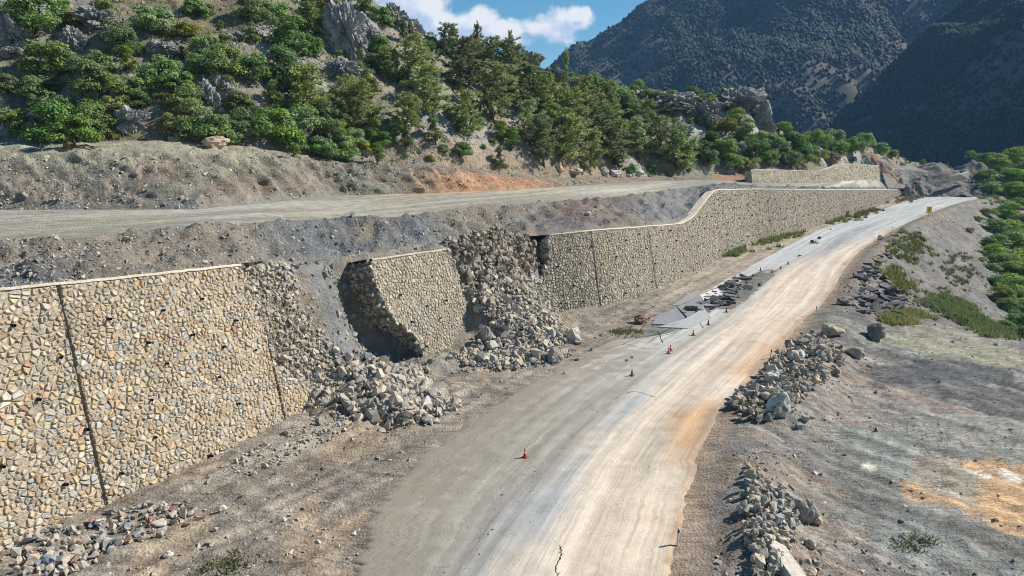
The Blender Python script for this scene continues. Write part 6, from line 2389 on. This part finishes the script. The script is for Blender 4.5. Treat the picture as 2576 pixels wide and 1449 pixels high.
for args in [(1321, 1150, 'red', 'red traffic cone nearest to the camera on the grey lane'), (1590, 945, 'dirty', 'dull brown cone second from the camera between the lanes'),
             (1682, 889, 'red', 'red cone with white band in front of the pair'), (1687, 882, 'red', 'cone right behind the red one of the pair'),
             (1744, 843, 'red', 'single red cone just beyond the pair'), (1782, 817, 'dirty', 'dull cone beyond the single red one'), (1827, 785, 'dirty', 'dull cone beside the broken asphalt heap'),
             (1913, 681, 'dirty', 'leftmost of the four dull cones behind the broken asphalt'), (1942, 686, 'dirty', 'second of the four dull cones behind the broken asphalt'),
             (1964, 676, 'dirty', 'third of the four dull cones behind the broken asphalt'), (1982, 664, 'dirty', 'farthest of the four dull cones behind the broken asphalt'),
             (2090, 578, 'red', 'distant small cone near the folding sign frame')]:
    cone(*args)
cone(1910, 719, 'red', 'toppled cone with its base toward the camera beside the broken asphalt', True, 2.6)
cone(2008, 645, 'dirty', 'toppled dull cone beyond the four standing ones', True, 1.0)
boulder('boulder', 'rock', 'dark stone lying on the left lane beside the white line', 2043, 611, 10, 9, (0.06, 0.055, 0.05), 2901)
boulder('boulder', 'rock', 'small dark wedge stone farther up the left lane', 2061, 600, 11, 7, (0.12, 0.115, 0.11), 2902)
for i, (px, py, w) in enumerate([(1577, 908, 9), (1420, 940, 11), (1490, 880, 10), (1455, 905, 12), (1590, 900, 8), (812, 1182, 13), (525, 955 + 245, 12), (890, 1345, 14)]):
    boulder('rock', 'rock', ['small dark stone on the pale lane below the pair of cones', 'stone in front of the right rubble fan', 'stone at the right toe of the rubble fan', 'stone between the rubble fan and the pale lane', 'second dark stone on the pale lane below the cones',
                             'blue grey stone on the dirt below the left heap', 'stone on the dirt by the left wall foot', 'flat white stone on the dusty lane at the bottom'][i], px, py, w, w * 0.7, [(0.2, 0.19, 0.18), (0.4, 0.37, 0.32)][i % 2] if i < 5 else [(0.16, 0.18, 0.21), (0.45, 0.4, 0.34), (0.6, 0.58, 0.55)][i - 5], 2910 + i)

# ------------------------------------------------------------------ marker posts
POST = tube_mesh('post', [(-0.2, 0.06), (0.95, 0.055), (1.0, 0.03)], 8, True, M_WHITE)
REFL = box_mesh('reflector', 0.05, 0.02, 0.16, plain_mat('red_reflector', (0.35, 0.03, 0.025), 0.4, 0.2))
BANDM = tube_mesh('band', [(0.72, 0.0585), (0.90, 0.057)], 8, False, M_BLACK)
for (px, py, tilt, lb) in [(1704, 1372, 0.03, 'white marker post with a red reflector at the bottom of the road edge'), (1937, 903, 0.12, 'leaning white marker post beside the roadside heap'), (2053, 790, -0.02, 'marker post on the dusty verge by the tan boulder'),
                           (2110, 728, 0.3, 'bent marker post where the shoulder narrows'), (2198, 618, 0.0, 'marker post just before the speed sign'), (2244, 581, 0.0, 'marker post beyond the speed sign')]:
    h = hit(px, py)[0]
    o = empty('marker_post', h)
    new_obj('post', POST, None, o)
    new_obj('dark_band', BANDM, None, o)
    c = new_obj('reflector', REFL, None, o)
    c.location = (0, -0.062, 0.81)
    o.rotation_euler = (0.02, tilt, 0.2)
    tag(o, lb, 'marker post', 'marker posts along the right verge')

# ------------------------------------------------------------------ signs
M_STEEL = plain_mat('galvanised_steel', (0.32, 0.32, 0.32), 0.45, 0.3, 14, 0.6)
M_YEL = plain_mat('yellow_sign', (0.55, 0.32, 0.03), 0.5, 0.15)
M_DARKM = plain_mat('dark_steel', (0.035, 0.032, 0.03), 0.7, 0.3)
M_SRED = plain_mat('sign_red', (0.22, 0.03, 0.04), 0.5, 0.25)
M_SWHT = plain_mat('sign_white', (0.55, 0.52, 0.50), 0.5, 0.3)


def flat(name, outline, thick, mat, parent, y):
    m = len(outline)
    V = [(x, y, z) for x, z in outline] + [(x, y + thick, z) for x, z in outline]
    F = [list(range(m)), list(range(m, 2 * m))[::-1]] + [[(j + 1) % m, j, m + j, m + (j + 1) % m] for j in range(m)]
    return new_obj(name, mesh_poly(name, V, F), mat, parent)


def circle(r, n=28, cx=0, cz=0):
    return [(cx + r * math.cos(2 * math.pi * i / n), cz + r * math.sin(2 * math.pi * i / n)) for i in range(n)]


def rect(x0, z0, x1, z1):
    return [(x0, z0), (x1, z0), (x1, z1), (x0, z1)]


def pole(parent, h, r=0.04, x=0.0, y=0.05):
    c = new_obj('pole', tube_mesh('pole', [(-0.4, r), (h, r)], 8, True, M_STEEL), None, parent)
    c.location = (x, y, 0)
    return c


# speed limit
h = hit(2210, 617)[0]
k_ = px_size(h)
o = empty('speed_sign', h)
pole(o, 1.5)
R0 = 0.5
face = flat('sign_plate', circle(R0, 32, 0, 1.6), 0.02, M_SRED, o, 0.0)
flat('white_disc', circle(R0 * 0.80, 32, 0, 1.6), 0.004, M_SWHT, face, -0.006)
SEG = {'5': [(-.5, .8, .5, 1), (-.5, .1, -.25, 1), (-.5, -.1, .5, .12), (.25, -1, .5, .1), (-.5, -1, .5, -.8)], '0': [(-.5, -1, -.25, 1), (.25, -1, .5, 1), (-.5, .8, .5, 1), (-.5, -1, .5, -.8)]}
for ch_, ox in (('5', -0.15), ('0', 0.15)):
    bm = bmesh.new()
    for (a, b, c2, d) in SEG[ch_]:
        vs = [bm.verts.new((ox + x * 0.2, 0, 1.6 + z * 0.2)) for x, z in ((a, b), (c2, b), (c2, d), (a, d))]
        bm.faces.new(vs)
    me = bpy.data.meshes.new('digit')
    bm.to_mesh(me)
    bm.free()
    dg = new_obj('digit', me, M_BLACK, face)
    dg.location = (0, -0.011, 0)
o.rotation_euler = (0, 0.05, 0.35)
tag(o, 'round speed limit sign reading 50 with a red rim', 'sign')
# yellow sign
h = hit(2334, 553)[0]
o = empty('warning_sign', h)
pole(o, 2.2, 0.06)
face = flat('sign_plate', [(-1.15, 2.0), (1.15, 2.0), (1.15, 3.9), (-1.15, 3.9)], 0.04, M_YEL, o, 0.0)
flat('dark_border', rect(-1.04, 2.1, 1.04, 2.14), 0.004, M_BLACK, face, -0.007)
flat('dark_border', rect(-1.04, 3.76, 1.04, 3.80), 0.004, M_BLACK, face, -0.007)
flat('dark_border', rect(-1.04, 2.14, -1.0, 3.76), 0.004, M_BLACK, face, -0.007)
flat('dark_border', rect(1.0, 2.14, 1.04, 3.76), 0.004, M_BLACK, face, -0.007)
flat('cross_bar', rect(-0.5, 2.83, 0.5, 3.05), 0.004, M_BLACK, face, -0.007)
flat('cross_upright', rect(-0.11, 2.4, 0.11, 3.5), 0.004, M_BLACK, face, -0.013)
flat('arrow_tip', [(-0.24, 3.4), (0.24, 3.4), (0, 3.66)], 0.004, M_BLACK, face, -0.018)
o.rotation_euler = (0, 0.06, 0.45)
o.scale = (0.9, 0.9, 0.9)
tag(o, 'yellow square sign with a black crossroads symbol on a thin pole', 'sign')
# folding frame seen from behind
h = hit(2128, 549)[0]
o = empty('folding_sign', h)
pl2 = new_obj('panel', box_mesh('panel', 1.5, 0.05, 1.8, M_DARKM), None, o)
pl2.location = (0.5, 0, 1.0)
pl2.rotation_euler = (0.28, 0, 0)
for sx2 in (-0.25, 1.25):
    c = new_obj('rear_leg', tube_mesh('leg', [(0, 0.05), (2.1, 0.05)], 6, True, M_DARKM), None, o)
    c.location = (sx2, -1.1, 0)
    c.rotation_euler = (-0.42, 0, 0)
    c = new_obj('front_leg', tube_mesh('leg', [(0, 0.05), (2.1, 0.05)], 6, True, M_DARKM), None, o)
    c.location = (sx2, 0.35, 0)
    c.rotation_euler = (0.28, 0, 0)
c = new_obj('brace', box_mesh('brace', 1.5, 0.05, 0.07, M_DARKM), None, o)
c.location = (0.5, -0.7, 0.8)
o.rotation_euler = (0, 0, 0.9)
tag(o, 'dark folding sign frame standing in the grass by the wall', 'sign frame')
# backs of signs at the bend
h = at_y(2281, 489, 268)
o = empty('road_sign', h)
pole(o, 1.4, 0.05)
flat('sign_plate', rect(-0.95, 0.6, 0.95, 2.9), 0.04, plain_mat('sign_back', (0.14, 0.145, 0.15), 0.6, 0.3), o, -0.05)
tag(o, 'grey square sign seen from behind at the end of the long wall', 'sign')
h = at_y(2295, 484, 270)
o = empty('chevron_sign', h)
pole(o, 2.2, 0.05)
face = flat('sign_plate', rect(-0.7, 1.2, 0.7, 3.1), 0.04, M_SWHT, o, -0.05)
flat('red_chevron', [(-0.65, 1.25), (0.0, 1.25), (0.6, 2.15), (0.0, 3.05), (-0.65, 3.05), (-0.05, 2.15)], 0.006, plain_mat('chevron_red', (0.45, 0.04, 0.035), 0.5, 0.2), face, -0.06)
tag(o, 'red and white chevron sign at the bend', 'sign')

# ------------------------------------------------------------------ thin blue air over the whole valley
bm = bmesh.new()
bmesh.ops.create_cube(bm, size=1.0)
for v in bm.verts:
    v.co = (v.co.x * 9600, v.co.y * 3100, v.co.z * 1020)
me = bpy.data.meshes.new('haze')
bm.to_mesh(me)
bm.free()
hz_m = bpy.data.materials.new('haze')
hz_m.use_nodes = True
hz_m.node_tree.nodes.clear()
HN = NB(hz_m.node_tree)
ho = HN.n('ShaderNodeOutputMaterial')
pv = HN.n('ShaderNodeVolumePrincipled')
pv.inputs['Color'].default_value = (0.26, 0.52, 1.0, 1)
pv.inputs['Density'].default_value = 0.00010
HN.l(pv.outputs[0], ho.inputs['Volume'])
hz = new_obj('haze', me, hz_m)
hz.location = (0, 1350, 410)
tag(hz, 'thin blue haze over the valley', 'haze', kind='stuff')
